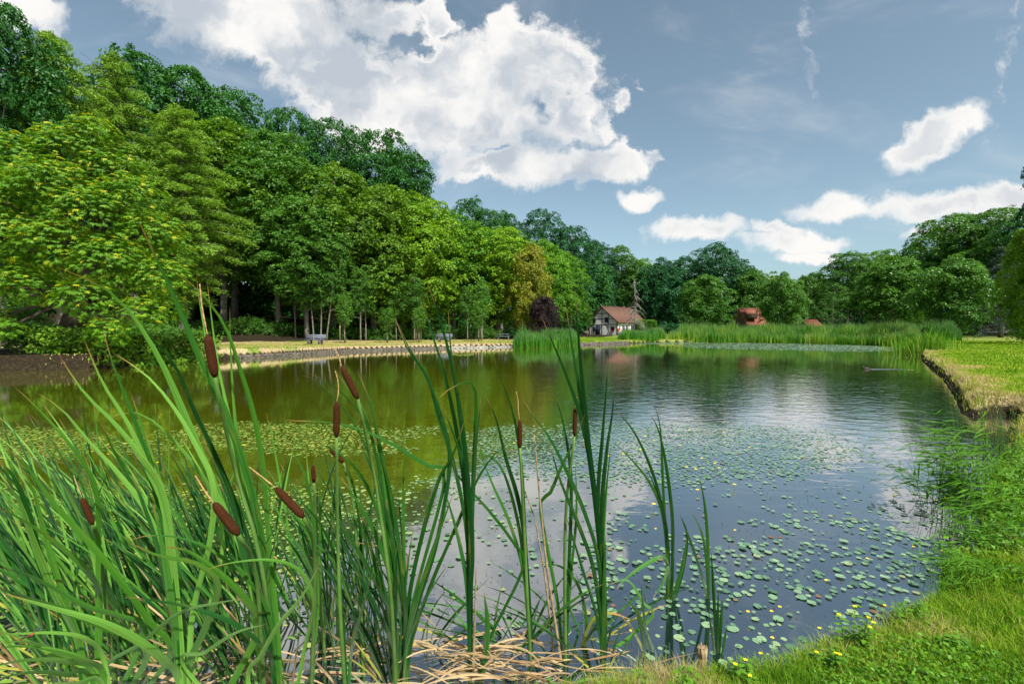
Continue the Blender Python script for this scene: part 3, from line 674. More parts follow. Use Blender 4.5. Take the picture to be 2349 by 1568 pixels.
def undergrowth(name, pts, n, mat, label, seed, hgt=1.4, leaf=.2, rad=.35, depth=2.5):
    global rng
    keep = rng; rng = np.random.default_rng(seed)
    pts = np.array(pts, float); u = rng.uniform(0, len(pts)-1, n); x = np.interp(u, np.arange(len(pts)), pts[:, 0])+rng.normal(size=n)*.5; y = np.interp(u, np.arange(len(pts)), pts[:, 1])+rng.uniform(0, depth, n)
    hh = hgt*(.35+1.0*fbm(x, y, .45, seed)); z = HT(x, y)+hh*rng.uniform(0, 1, n)**.7
    C = np.stack([x, y, z], -1); Nn = nrm(rng.normal(size=(n, 3))*.4+np.array([.1, -.35, .8]))
    V, Q, ti = sprays(C, Nn, rng.uniform(.6, 1.3, n)*rad, 16, leaf, flat=.3, tintb=rng.uniform(.2, .7, n))
    o = link(name, mesh_np(name, V, Q, [LF[mat]], False, {'tint': ti}), kind='stuff'); tag(o, label, 'undergrowth'); rng = keep
def wpt(dx, Y): q = DP(dx, 780, Y); return (q[0], q[1])
undergrowth('undergrowth', [wpt(430, 44), wpt(560, 49), wpt(700, 52.5), wpt(860, 54.5), wpt(1000, 58), wpt(1140, 62), wpt(1300, 84)], 1500, 'ash', 'low leafy undergrowth along the foot of the left wood', 5, 1.7)
undergrowth('bank_bushes', [wpt(60, 19.4), wpt(150, 19.6), wpt(230, 19.9), wpt(320, 20.8), wpt(380, 22.6), wpt(450, 25)], 900, 'lime', 'leafy bushes hanging over the water below the chestnut', 6, 1.1, .17, .28, 1.6)
undergrowth('undergrowth', [wpt(-60, 24.5), wpt(60, 25), wpt(200, 27), wpt(330, 32), wpt(430, 42)], 900, 'ash', 'shaded low growth behind the chestnut at far left', 7, 1.6, .18, .3, 3)
undergrowth('undergrowth', [wpt(1480, 118), wpt(1700, 112), wpt(1900, 110), wpt(2100, 106), wpt(2400, 98)], 1300, 'dark', 'dark undergrowth below the far trees', 8, 3.2, .4, .7, 4)
# ------------------------------------------------------------------ half-timbered house
WHITE = pmat('white_plaster', (.86, .85, .82), .85, ((.76, .75, .71), 1.2), (25, .2, .01))
BEAM = pmat('black_timber', (.012, .016, .028), .7, ((.03, .035, .05), 6))
DARKB = pmat('dark_boards', (.018, .028, .07), .7, ((.03, .04, .085), 3))
GLASS = pmat('dark_glass', (.02, .025, .04), .15, spec=.6)
STONE = pmat('grey_stone', (.045, .038, .03), .9, ((.13, .115, .09), 5), (18, .8, .02))
def tilemat(name, a, b, c_):
    m, t, out = newmat(name); p = t.n('ShaderNodeBsdfPrincipled'); oc = t.n('ShaderNodeTexCoord').outputs['Object']
    n1 = t.noise(oc, 1.1, 5, .7); n2_ = t.noise(oc, 7, 4, .7); wv = t.n('ShaderNodeTexWave', wave_type='BANDS', bands_direction='Z'); t.L.new(oc, wv.inputs['Vector']); wv.inputs['Scale'].default_value = 1.5; wv.inputs['Distortion'].default_value = .6
    c = t.ramp(n2_, [(.3, a), (.55, b), (.75, c_)]); c = t.mix(t.mr(n1, .5, .72, 0, .6), c, (.13, .13, .09))
    c = t.mix(t.math('MULTIPLY', wv.outputs['Fac'], .35), c, (.10, .05, .035))
    t.inp(p, 'Base Color', c); t.inp(p, 'Roughness', .9); t.inp(p, 'Specular IOR Level', .1); t.inp(p, 'Normal', t.bump(wv.outputs['Fac'], .6, .05)); t.L.new(p.outputs[0], out.inputs[0]); return m
TILE = tilemat('old_clay_tiles', (.075, .036, .028), (.14, .075, .06), (.26, .17, .14))
TILE2 = tilemat('red_clay_tiles', (.12, .042, .028), (.24, .082, .055), (.34, .16, .12))
ORANGE = pmat('orange_plastic', (.75, .12, .02), .5); RED = pmat('red_flowers', (.5, .02, .03), .7)
hc = PX(617.2, 333.7, 108.0); hz = H1(hc[0], hc[1])
HA = R(42)   # the gable runs to local -x, the long side to local +y
e = empty('half_timbered_house', (hc[0], hc[1], hz), 'white half-timbered house with dark beams and old clay tile roof beyond the pond', 'house', None, -R(90)+HA)
# local axes: gable wall in plane y=0 from x=-W..0 ; long wall in plane x=0 from y=0..L
e.rotation_euler = (0, 0, -R(47))
W_, L_, ER, EL_, AP = 7.0, 12.2, 3.25, 4.2, 6.75
xa = -W_+(AP-EL_)*1.03   # apex position
def prism(mb, poly, y0, y1, a=0.0):
    n = len(poly); V = [[p[0], y0, p[1]] for p in poly]+[[p[0], y1, p[1]] for p in poly]
    mb.add(V, [[i, (i+1) % n, n+(i+1) % n, n+i] for i in range(n)], a)
    for s_ in (0, n):
        for i in range(1, n-1): mb.add([V[s_], V[s_+i], V[s_+i+1]], [[0, 1, 2]], a)
mb = MB(); prism(mb, [(-W_, 0), (0, 0), (0, ER), (xa, AP), (-W_, EL_)], 0, L_); prism(mb, [(-W_-1.1, 0), (-W_-.004, 0), (-W_-.004, 2.35), (-W_-1.1, 2.0)], .1, 7); mb.build('wall', WHITE, e)
def slab(mb, p0, p1, y0, y1, th=.16):
    d = np.array(p1)-np.array(p0); n = np.array([-d[1], d[0]])/np.hypot(*d); n = n if n[1] > 0 else -n
    poly = [p0, p1, tuple(np.array(p1)+n*th), tuple(np.array(p0)+n*th)]
    prism(mb, poly, y0, y1)
mb = MB(); slR = (ER-AP)/(0-xa); ov = .55
slab(mb, (xa, AP+.03), (ov, AP+.03+slR*(ov-xa)), -.35, L_+.35); slL = (AP-EL_)/(xa+W_)
slab(mb, (-W_-ov, EL_+.03-slL*ov), (xa-.003, AP+.027), -.35, L_+.35)
mb.tube([[xa, -.36, AP+.2], [xa, L_+.36, AP+.2]], .13, 8)
rf = mb.build('roof', TILE, e)
mb = MB(); slab(mb, (-W_-1.35, 2.02), (-W_-.01, 2.5), -.02, 7.1, .1); mb.build('lean_to_roof', TILE, e)
def beam(mb, x0, z0, x1, z1, w_=.15, side=False, y=None):
    a = np.array([x0, z0]); b = np.array([x1, z1]); d = (b-a)/np.hypot(*(b-a)); n = np.array([-d[1], d[0]])*w_/2
    poly = [a+n, b+n, b-n, a-n]
    if not side: prism(mb, [tuple(p) for p in poly], -.035, .05)
    else:
        V = [[.035, p[0], p[1]] for p in poly]+[[-.05, p[0], p[1]] for p in poly]
        mb.add(V, [[0, 1, 2, 3], [7, 6, 5, 4], [0, 4, 5, 1], [1, 5, 6, 2], [2, 6, 7, 3], [3, 7, 4, 0]])
bm_ = MB(); zt = lambda x: EL_+(x+W_)*slL if x < xa else AP+(x-xa)*slR
for x in (-W_+.08, xa, -.08): beam(bm_, x, 0, x, min(zt(x)-.1, 6.6))
beam(bm_, -5.0, 0, -5.0, 2.5); beam(bm_, -2.5, 2.45, -2.5, zt(-2.5)-.1); beam(bm_, -1.3, 2.45, -1.3, 2.5)
for z in (2.5, 3.9): beam(bm_, -W_, z, -.0 if z < 3.2 else -.6, z)
beam(bm_, xa-1.2, 5.2, xa+1.55, 5.2)
beam(bm_, -6.6, .1, -5.9, 2.4, .12); beam(bm_, -2.0, .1, -3.0, 2.4, .12)
beam(bm_, -W_-.3, EL_-.2, xa, AP-.04, .2); beam(bm_, xa, AP-.04, .35, ER-.25, .2)
beam(bm_, 0, 3.15, L_, 3.15, .18, True); beam(bm_, .08, 0, .08, ER, .15, True); beam(bm_, 1.6, 0, 1.6, 2.2, .12, True); beam(bm_, 4.6, 0, 4.6, ER, .13, True); beam(bm_, 0, 2.2, 4.6, 2.2, .12, True); beam(bm_, 5.9, 0, 5.9, ER, .13, True); beam(bm_, L_-.1, 0, L_-.1, ER, .15, True)
bm_.build('timber_frame', BEAM, e)
def win(x, z, w_, h, side=False, door=False):
    def bx(mb, u0, u1, z0, z1, o0, o1):
        c = ((u0+u1)/2, (z0+z1)/2); 
        if side: mb.box(((o0+o1)/2, c[0], c[1]), (abs(o1-o0), u1-u0, z1-z0))
        else: mb.box((c[0], -(o0+o1)/2, c[1]), (u1-u0, abs(o1-o0), z1-z0))
    mb = MB()
    for a in ((x-w_/2-.06, x-w_/2, z, z+h), (x+w_/2, x+w_/2+.06, z, z+h), (x-w_/2-.06, x+w_/2+.06, z+h, z+h+.07), (x-w_/2-.06, x+w_/2+.06, z-.07, z)): bx(mb, *a, -.02, .06)
    if not door: bx(mb, x-.025, x+.025, z, z+h, -.02, .05); bx(mb, x-w_/2, x-.03, z+h*.5-.02, z+h*.5+.02, -.02, .048); bx(mb, x+.03, x+w_/2, z+h*.5-.02, z+h*.5+.02, -.02, .048)
    if door:
        f = mb.build('door', DARKB, e); m2 = MB(); bx(m2, x-w_/2+.003, x+w_/2-.003, z+.003, z+h-.003, -.02, .03); m2.build('door_leaf', DARKB, f); m3 = MB(); bx(m3, x+w_*.3, x+w_*.3+.06, z+h*.45, z+h*.5, .03, .08); m3.build('handle', STONE, f)
    else:
        f = mb.build('window', BEAM, e); m2 = MB(); bx(m2, x-w_/2+.003, x+w_/2-.003, z+.003, z+h-.003, -.02, .02); m2.build('pane', GLASS, f)
win(-6.7, 2.95+.1, .75, 1.05); win(-3.05, 3.0+.1, .8, 1.05); win(-6.75, .95, .6, .95); win(-1.3, 1.0, .8, .95)
win(-5.6, .05, 1.1, 2.1, door=True); win(2.6, .05, .95, 2.0, True, True); win(3.9, .9, .6, 1.2, True); win(.9, 1.2, .4, .8, True)
mb = MB(); mb.box((.06, 8.0, 1.55), (.1, 4.1, 2.95)); 
for k_ in range(9): mb.box((.118, 6.15+k_*.46, 1.55), (.012, .03, 2.9))
mb.box((.06, 11.1, 1.05), (.1, 1.9, 2.05)); mb.build('barn_doors', DARKB, e)
mb = MB()
for k_ in range(11):
    y = .6+k_*1.1; mb.box((.28, y, 2.95), (.5, .07, .07), M=Matrix.Rotation(R(38), 3, 'Y'))
mb.build('eave_brackets', BEAM, e)
mb = MB(); mb.box((-1.3, -.14, .92), (.9, .18, .12)); mb.build('flower_box', BEAM, e)
mb = MB()
for k_ in range(26): q = rng.normal(size=3)*np.array([.28, .04, .06]); mb.tube([[-1.3+q[0], -.14+q[1], .98], [-1.3+q[0], -.14+q[1], 1.08+q[2]]], [.05, .03], 5)
mb.build('flowers', RED, e)
for (x, z) in ((-4.4, 2.15),):
    mb = MB(); mb.box((x, -.1, z), (.16, .2, .3)); mb.tube([[x, -.1, z+.15], [x, -.1, z+.28]], [.1, .02], 6); mb.build('wall_lantern', BEAM, e)
def w_local(x, y, z): a = -R(47); return (hc[0]+math.cos(a)*x-math.sin(a)*y, hc[1]+math.sin(a)*x+math.cos(a)*y, hz+z)
mb = MB(); th = np.linspace(0, 2*math.pi, 17); mb.tube(np.stack([th*0, .33*np.cos(th), .33*np.sin(th)], -1), .085, 8, cap=False)
mb.tube([[0, 0, .34], [0, 0, .6]], .02, 5)
o = mb.build('life_ring', ORANGE, None, True, w_local(.14, .55, 1.35)); o.rotation_euler = (0, 0, -R(47)); tag(o, 'orange life ring hanging on the right corner of the half-timbered house', 'life ring')
mb = MB(); mb.box((0, 0, .5), (1.4, 1.0, 1.0)); mb.box((0, 0, 1.03), (1.5, 1.1, .06)); o = mb.build('stone_bin', STONE, None, False, w_local(-W_-1.6, -.9, 0)); tag(o, 'low grey stone block at the left corner of the half-timbered house', 'stone block')
# hedge block beside the house
hd = DP(1482, 760, 112); mb = MB(); n = 700
global_c = np.array([hd[0], hd[1], H1(hd[0], hd[1])])
e2 = empty('hedge', global_c, 'clipped box-shaped green hedge at the right end of the half-timbered house', 'hedge')
C = rng.uniform(-1, 1, (n, 3))*np.array([2.1, 1.0, 1.75]); ax = rng.integers(0, 3, n); C[np.arange(n), ax] = np.sign(C[np.arange(n), ax])*np.array([2.1, 1.0, 1.75])[ax]; C[:, 2] += 1.8
V, Q, ti = sprays(C, nrm(rng.normal(size=(n, 3))+np.array([0, -.5, .8])), np.full(n, .3), 16, .2, tintb=rng.uniform(.4, .7, n)); link('foliage', mesh_np('foliage', V, Q, [LF['bright']], False, {'tint': ti}), e2)
mb = MB()
for k_ in range(6): mb.tube([[-1.6+k_*.65, 0, 0], [-1.6+k_*.65+.1, 0, 1.5], [-1.6+k_*.65, .1, 2.8]], [.05, .035, .015], 5)
mb.build('stems', BARKD, e2)

# ------------------------------------------------------------------ red roofed buildings behind the reeds
def cottage(name, Dx0, Dx1, Dtop, Deave, Yd, label, ridge_short=.0, depth=6, dormer=False):
    a = DP(Dx0, Dtop, Yd); b = DP(Dx1, Dtop, Yd); cx_ = (a[0]+b[0])/2; z0 = H1(cx_, Yd); ztop = a[2]-z0; zev = DP(Dx0, Deave, Yd)[2]-z0; hw = (b[0]-a[0])/2
    e = empty(name, (cx_, Yd, z0), label, 'building')
    mb = MB(); mb.box((0, depth/2, zev/2), (hw*2-.6, depth, zev)); 
    mb.add([[-hw+.3, .0, zev], [-hw+.3, depth, zev], [-hw+.3, depth/2, ztop-.15]], [[0, 1, 2]]); mb.add([[hw-.3, .0, zev], [hw-.3, depth, zev], [hw-.3, depth/2, ztop-.15]], [[0, 1, 2]])
    mb.build('wall', BARKD, e)
    mb = MB(); s = (ztop-zev)/(depth/2); y0 = -.5
    for sg in (0, 1):
        yy = [y0, depth/2] if sg == 0 else [depth+.5, depth/2+.002]; zz = [zev-.5*s, ztop]
        V = [[-hw, yy[0], zz[0]], [hw, yy[0], zz[0]], [hw-ridge_short, yy[1], zz[1]], [-hw+ridge_short, yy[1], zz[1]]]; V = np.array(V); mb.add(np.vstack([V, V+[0, 0, .15]]), [[0, 1, 2, 3], [4, 7, 6, 5], [0, 4, 5, 1], [1, 5, 6, 2], [3, 2, 6, 7], [0, 3, 7, 4]])
    mb.tube([[-hw+ridge_short, depth/2, ztop+.14], [hw-ridge_short, depth/2, ztop+.14]], .12, 8)
    mb.build('roof', TILE2, e)
    if dormer:
        mb = MB(); mb.box((-hw*.45, .6, (zev+ztop)/2+.1), (1.9, 1.6, 1.3)); mb.build('dormer', BARKD, e)
        mb = MB(); V = np.array([[-1.3, -.6, -.55], [1.3, -.6, -.55], [1.1, 1.9, .85], [-1.1, 1.9, .85]])+np.array([-hw*.45, .3, (zev+ztop)/2+.95]); mb.add(np.vstack([V, V+[0, 0, .12]]), [[0, 1, 2, 3], [4, 7, 6, 5], [0, 4, 5, 1], [1, 5, 6, 2], [3, 2, 6, 7], [0, 3, 7, 4]]); mb.build('dormer_roof', TILE2, e)
    return e
cottage('cottage', 1713, 1762, 707, 742, 98, 'cottage with a bright red tiled roof showing between trees behind the reeds', 0, 7, True)
cottage('shed', 1855, 1895, 734, 752, 100, 'low weathered shed roof half hidden behind the reeds right of the red cottage', .3, 5)

# ------------------------------------------------------------------ benches and picnic tables
PLANK = pmat('grey_weathered_wood', (.10, .115, .15), .75, ((.18, .20, .24), 9), (40, .4, .005))
CONC = pmat('dark_concrete', (.06, .06, .06), .9, ((.12, .12, .11), 8), (30, .5, .01))
def bench(Dx, Dy_base, Yd, label, wdt=1.75):
    p = DP(Dx, Dy_base, Yd); e = empty('park_bench', (p[0], Yd, H1(p[0], Yd)), label, 'bench', 'park benches on the straw bank')
    for sx_ in (-1, 1):
        mb = MB(); mb.box((sx_*wdt*.27, .05, .19), (.26, .46, .42)); mb.box((sx_*wdt*.27, .28, .5), (.1, .08, .55), M=Matrix.Rotation(R(-12), 3, 'X')); mb.build('leg', CONC, e)
    mb = MB()
    for k_ in range(3): mb.box((0, -.14+k_*.16, .44), (wdt, .14, .05))
    mb.build('seat', PLANK, e)
    mb = MB()
    for k_ in range(2): mb.box((0, .27+k_*.035, .62+k_*.17), (wdt, .045, .15), M=Matrix.Rotation(R(-12), 3, 'X'))
    mb.build('backrest', PLANK, e); return e
bench(722, 787, 40.5, 'grey park bench standing alone on the straw bank left of the staked saplings')
bench(1018, 783, 48, 'grey park bench partly behind the tall cattail blades, right of the small saplings')
def picnic(Dx, Yd, label, w_=1.8):
    p = DP(Dx, 780, Yd); e = empty('picnic_table', (p[0], Yd, H1(p[0], Yd)), label, 'picnic table', 'picnic tables by the far bank')
    mb = MB(); 
    for k_ in range(5): mb.box((0, -.32+k_*.16, .74), (w_, .145, .045))
    mb.build('tabletop', PLANK, e)
    for s_ in (-1, 1):
        mb = MB(); mb.box((0, s_*.72-.07, .44), (w_, .13, .045)); mb.box((0, s_*.72+.07, .44), (w_, .13, .045)); mb.build('seat', PLANK, e)
        mb = MB(); mb.box((s_*w_*.36, 0, .37), (.09, .09, .86), M=Matrix.Rotation(R(38), 3, 'X')); mb.box((s_*w_*.36+.1, 0, .37), (.09, .09, .86), M=Matrix.Rotation(R(-38), 3, 'X')); mb.box((s_*w_*.36+.05, 0, .395), (.06, 1.6, .08)); mb.build('leg', PLANK, e)
    return e
picnic(1153, 58, 'dark wooden picnic table on the grass left of the round reed bed')
picnic(1386, 96, 'pale picnic table on the lawn in front of the half-timbered house', 1.9)
# red marker post in the water
p = DG(1535, 778); mb = MB(); mb.tube([[0, 0, -.5], [0, 0, 1.35], [0, 0, 1.42]], [.13, .13, .1], 10); rp = empty('marker_post', (p[0], p[1]*.97, 0), 'rusty red post standing in the water before the far reeds', 'post')
mb.build('post', pmat('rusty_red', (.28, .05, .02), .8, ((.42, .10, .04), 6)), rp, True); mb = MB(); mb.tube([[0, 0, .02], [0, 0, .2]], .137, 10); mb.build('white_band', WHITE, rp, True)
# stone edging of the left bank
def edging(name, D0, n, label, mat, sz=.28, up=.30, tint=0):
    mb = MB(); pts = np.array([DG(a, b)[:2] for a, b in D0]); seg = np.hypot(*np.diff(pts, axis=0).T); cs = np.concatenate([[0], np.cumsum(seg)])
    for i in range(n):
        u = rng.uniform(0, cs[-1]); x = np.interp(u, cs, pts[:, 0]); y = np.interp(u, cs, pts[:, 1]); z = rng.uniform(-.05, up)
        r_ = sz*rng.uniform(.45, 1.0); q = usph(10)*np.array([1, .8, .6])*r_
        a = rng.uniform(0, 6); k_ = int(4+rng.integers(3)); th = np.linspace(0, 2*math.pi, 7)[:-1]
        ring = lambda s_, zz: np.stack([np.cos(th+a)*s_*rng.uniform(.8, 1.15, 6), np.sin(th+a)*s_*.8*rng.uniform(.8, 1.15, 6), np.full(6, zz)], -1)
        V = np.vstack([ring(r_*.8, -.35*r_), ring(r_, 0), ring(r_*.7, .4*r_)])+np.array([x, y-.12+.5*z, z+.02])
        Fq = [[j, (j+1) % 6, 6+(j+1) % 6, 6+j] for j in range(6)]+[[6+j, 6+(j+1) % 6, 12+(j+1) % 6, 12+j] for j in range(6)]+[[12, 13, 14, 15], [15, 16, 17, 12]]
        mb.add(V, Fq)
    return tag(mb.build(name, mat), label, 'stone edging')
ED1 = [(480, 824), (600, 819), (800, 806), (1000, 799), (1030, 798.5)]
edging('stone_edging', ED1, 1500, 'rough grey stone edging along the straw bank below the benches', STONE, .15, .15)
edging('stone_edging', [(1030, 798.5), (1180, 795), (1200, 794.6)], 130, 'scattered pale stones along the grassy edge left of the round reed bed', pmat('pale_stone', (.16, .15, .12), .9, ((.30, .28, .24), 5)), .2, .16)
edging('stone_edging', [(1325, 791), (1400, 788.6), (1440, 787.2)], 260, 'short low stone edging below the half-timbered house', STONE, .22, .25)
# ------------------------------------------------------------------ the swimming bird
BIRD = pmat('dark_plumage', (.02, .018, .015), .7, ((.05, .04, .03), 20)); 
p = GZ(866.5, 368.8)
mb = MB()
s = np.linspace(0, 1, 9); mb.tube(np.stack([-.17+.36*s, s*0, .035+.03*np.sin(s*3.1)+.03*s**6], -1), .075*np.sin(np.pi*(s*.86+.09))**.7+.004, 10)
mb.tube([[-.10, 0, .06], [-.135, 0, .12], [-.15, 0, .165]], [.036, .026, .027], 8); mb.tube([[-.13, 0, .18], [-.155, 0, .185], [-.185, 0, .178], [-.2, 0, .173]], [.02, .033, .026, .014], 8)
bd = mb.mesh('body', BIRD, True); o = link('water_bird', None, None); bpy.data.objects.remove(o)
bo = empty('water_bird', (p[0], p[1], -.01), 'small dark duck swimming alone on the open water near the right bank', 'duck'); link('body', bd, bo)
mb = MB(); mb.tube([[-.197, 0, .173], [-.22, 0, .168], [-.24, 0, .165]], [.013, .012, .004], 6); mb.build('beak', pmat('beak', (.35, .25, .05), .5), bo)
bo.scale = (.7,)*3
# its wake, a low swell of water
mb = MB(); s = np.linspace(0, 1, 24)
for sg in (-1, 1): mb.tube(np.stack([.15+1.5*s, sg*(.06+.12*s), .002+0*s], -1), .016*(1-s)+.002, 6, cap=False)
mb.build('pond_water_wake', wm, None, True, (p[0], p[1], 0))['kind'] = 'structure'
# ------------------------------------------------------------------ cattail materials
def blademat(name, base, mid, hi, tip, tw=.955, trans=.3, dry=False):
    m, t, out = newmat(name)
    v = t.attr('v'); u = t.attr('u'); ti = t.attr('tint')
    tc = t.n('ShaderNodeCombineXYZ'); t.L.new(t.math('MULTIPLY', u, 26), tc.inputs[0]); t.L.new(t.math('MULTIPLY', v, 3.0), tc.inputs[1]); t.L.new(t.math('MULTIPLY', ti, 50), tc.inputs[2])
    vein = t.noise(tc.outputs[0], 1.0, 3, .6)
    c1 = t.ramp(v, [(0.0, base), (.16, mid), (tw-.02, mid), (tw+.03, tip)])
    c2 = t.ramp(v, [(0.0, base), (.20, hi), (tw-.02, hi), (tw+.03, tip)])
    c = t.mix(t.math('ADD', t.mr(vein, .36, .64, -.25, 1.0), t.math('MULTIPLY', t.math('SUBTRACT', ti, .5), 1.5), clamp=True), c1, c2)
    tc3 = t.n('ShaderNodeCombineXYZ'); t.L.new(t.math('MULTIPLY', v, 9), tc3.inputs[0]); t.L.new(t.math('MULTIPLY', u, 2), tc3.inputs[1]); t.L.new(t.math('MULTIPLY', ti, 91), tc3.inputs[2])
    blot = t.mr(t.noise(tc3.outputs[0], 1.0, 4, .7), .55, .72, 0, .75 if not dry else .8)
    c = t.mix(blot, c, (.20, .17, .03) if not dry else (.14, .08, .03))
    d = t.n('ShaderNodeBsdfDiffuse'); t.inp(d, 'Color', c)
    tr = t.n('ShaderNodeBsdfTranslucent'); t.inp(tr, 'Color', t.mix(1.0, c, (1.2, 1.35, .5), 'MULTIPLY'))
    mx = t.n('ShaderNodeMixShader'); t.inp(mx, 0, trans); t.L.new(d.outputs[0], mx.inputs[1]); t.L.new(tr.outputs[0], mx.inputs[2])
    g = t.n('ShaderNodeBsdfGlossy'); t.inp(g, 'Roughness', .38); bn = t.bump(vein, .5, .002)
    t.L.new(bn, g.inputs['Normal']); t.L.new(bn, d.inputs['Normal'])
    lw = t.n('ShaderNodeFresnel'); t.inp(lw, 'IOR', 1.4)
    mx2 = t.n('ShaderNodeMixShader'); t.inp(mx2, 0, t.math('MULTIPLY_ADD', lw.outputs[0], .22, .0)); t.L.new(mx.outputs[0], mx2.inputs[1]); t.L.new(g.outputs[0], mx2.inputs[2]); t.L.new(mx2.outputs[0], out.inputs[0])
    return m
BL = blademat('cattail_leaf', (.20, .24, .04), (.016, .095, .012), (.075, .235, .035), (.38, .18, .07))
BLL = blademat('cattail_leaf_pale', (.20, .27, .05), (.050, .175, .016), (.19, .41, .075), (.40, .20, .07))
BLD = blademat('cattail_leaf_dark', (.10, .14, .03), (.006, .045, .010), (.022, .10, .022), (.30, .16, .08), trans=.22)  # dark copy; shade between crowded blades put into the colour
BLM = blademat('cattail_leaf_shaded_green', (.14, .15, .03), (.008, .062, .008), (.045, .165, .024), (.34, .17, .08))  # darker copy of BL, backlit shade of the middle stand painted in
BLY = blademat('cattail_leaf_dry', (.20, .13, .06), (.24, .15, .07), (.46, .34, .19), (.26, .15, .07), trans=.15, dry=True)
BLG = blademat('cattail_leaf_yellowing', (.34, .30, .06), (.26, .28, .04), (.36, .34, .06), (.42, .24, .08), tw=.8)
SPK, t, out = newmat('brown_seed_velvet'); p = t.n('ShaderNodeBsdfPrincipled'); oc = t.n('ShaderNodeTexCoord').outputs['Object']
nn = t.noise(oc, 420, 3, .7); c = t.ramp(nn, [(.32, (.008, .003, .002)), (.55, (.045, .014, .004)), (.75, (.17, .062, .016))]); c = t.mix(t.mr(t.noise(oc, 26, 3, .6), .5, .72, 0, .5), c, (.05, .018, .008))
t.inp(p, 'Base Color', c); t.inp(p, 'Roughness', .95); t.inp(p, 'Specular IOR Level', .1); t.inp(p, 'Normal', t.bump(nn, .8, .0015)); t.L.new(p.outputs[0], out.inputs[0])
TAN = pmat('dry_flower_stalk', (.26, .15, .06), .9, ((.48, .32, .16), 90), (160, .9, .004))
STEMG = pmat('green_stem', (.05, .12, .02), .55, ((.09, .17, .035), 8), (40, .3, .003))

def catmull(P, n):
    P = np.asarray(P, float); P = np.vstack([2*P[0]-P[1], P, 2*P[-1]-P[-2]])
    m = len(P)-3; seg = np.linalg.norm(np.diff(P[1:-1], axis=0), axis=1); cs = np.concatenate([[0], np.cumsum(seg)]); s = np.linspace(0, cs[-1], n)
    k_ = np.clip(np.searchsorted(cs, s, side='right')-1, 0, m-1); u = ((s-cs[k_])/seg[k_])[:, None]
    p0, p1, p2, p3 = P[k_], P[k_+1], P[k_+2], P[k_+3]
    return .5*((2*p1)+(-p0+p2)*u+(2*p0-5*p1+4*p2-p3)*u*u+(-p0+3*p1-3*p2+p3)*u**3)
def strip(C, w, yaw=0.0, twist=0.0, fold=.16, taper=.30, basew=.6, seed=0.0, minw=.0):
    """blade along C (root first); returns V, Q, u, v"""
    n = len(C); T = nrm(np.gradient(C, axis=0)); s = np.linspace(0, 1, n)
    view = nrm(C-np.array([0, 0, CAMZ])); side = nrm(np.cross(T, view)); fr = np.cross(side, T)
    a = (yaw+twist*(s-.5))[:, None]; B = np.cos(a)*side+np.sin(a)*fr; N = np.cross(T, B)
    wd = w*np.minimum(1, basew+(1-basew)*s/.3)*np.clip(np.minimum(1, ((1-s)/taper+minw)), 0, 1)**.8
    wd = wd[:, None]*.5
    L_ = C-B*wd; M_ = C+N*wd*fold*2; R2 = C+B*wd
    V = np.stack([L_, M_, R2], 1).reshape(-1, 3); i = np.arange(n-1)[:, None]*3; j = np.array([0, 1])[None]
    Q = np.stack([i+j, i+j+1, i+j+4, i+j+3], -1).reshape(-1, 4)
    return V, Q, np.tile([0, .5, 1.0], n), np.repeat(s, 3)
def leafobj(C, w, root, parent, mat, name='leaf', **k):
    V, Q, u, v = strip(C, w, **k); ti = np.full(len(V), random.random())
    me = mesh_np(name, V-np.array(root), Q, [mat], True, {'u': u, 'v': v, 'tint': ti}); return link(name, me, parent)
def Dw(w, Y): return w*K/F*Y*.76
def seedhead(parent, root, a, b, Y, wD, tail=None, Yt=None, mat=None):
    """spike from D point a (upper end) to b (lower end) at depth Y"""
    A = DP(a[0], a[1], Y)-root; B = DP(b[0], b[1], Y)-root; r = Dw(wD, Y)/2/.94; s = np.linspace(0, 1, 12)
    mb = MB(); mb.tube(B+(A-B)*s[:, None], r*np.array([.35, .82, .97, 1, 1.02, 1, 1, 1.01, .98, .95, .8, .3]), 14); o = mb.build('seed_head', mat or SPK, parent, True)
    if tail is not None:
        pts = [A-(A-B)*.02]+[DP(x, y, Yt or Y)-root for x, y in tail]; Cc = catmull(pts, 14); sr = np.linspace(0, 1, 14); mb = MB()
        mb.tube(Cc, r*.22*(1-.45*sr)*(1+.35*np.sin(sr*40))*np.where(sr < .18, .5, 1), 7); mb.build('spike_tip', TAN, o, True)
    return B
def stemobj(parent, pts, r0, r1, mat=None): Cc = catmull(pts, 16); mb = MB(); mb.tube(Cc, np.linspace(r0, r1, 16), 8); return mb.build('stem', mat or STEMG, parent, True)
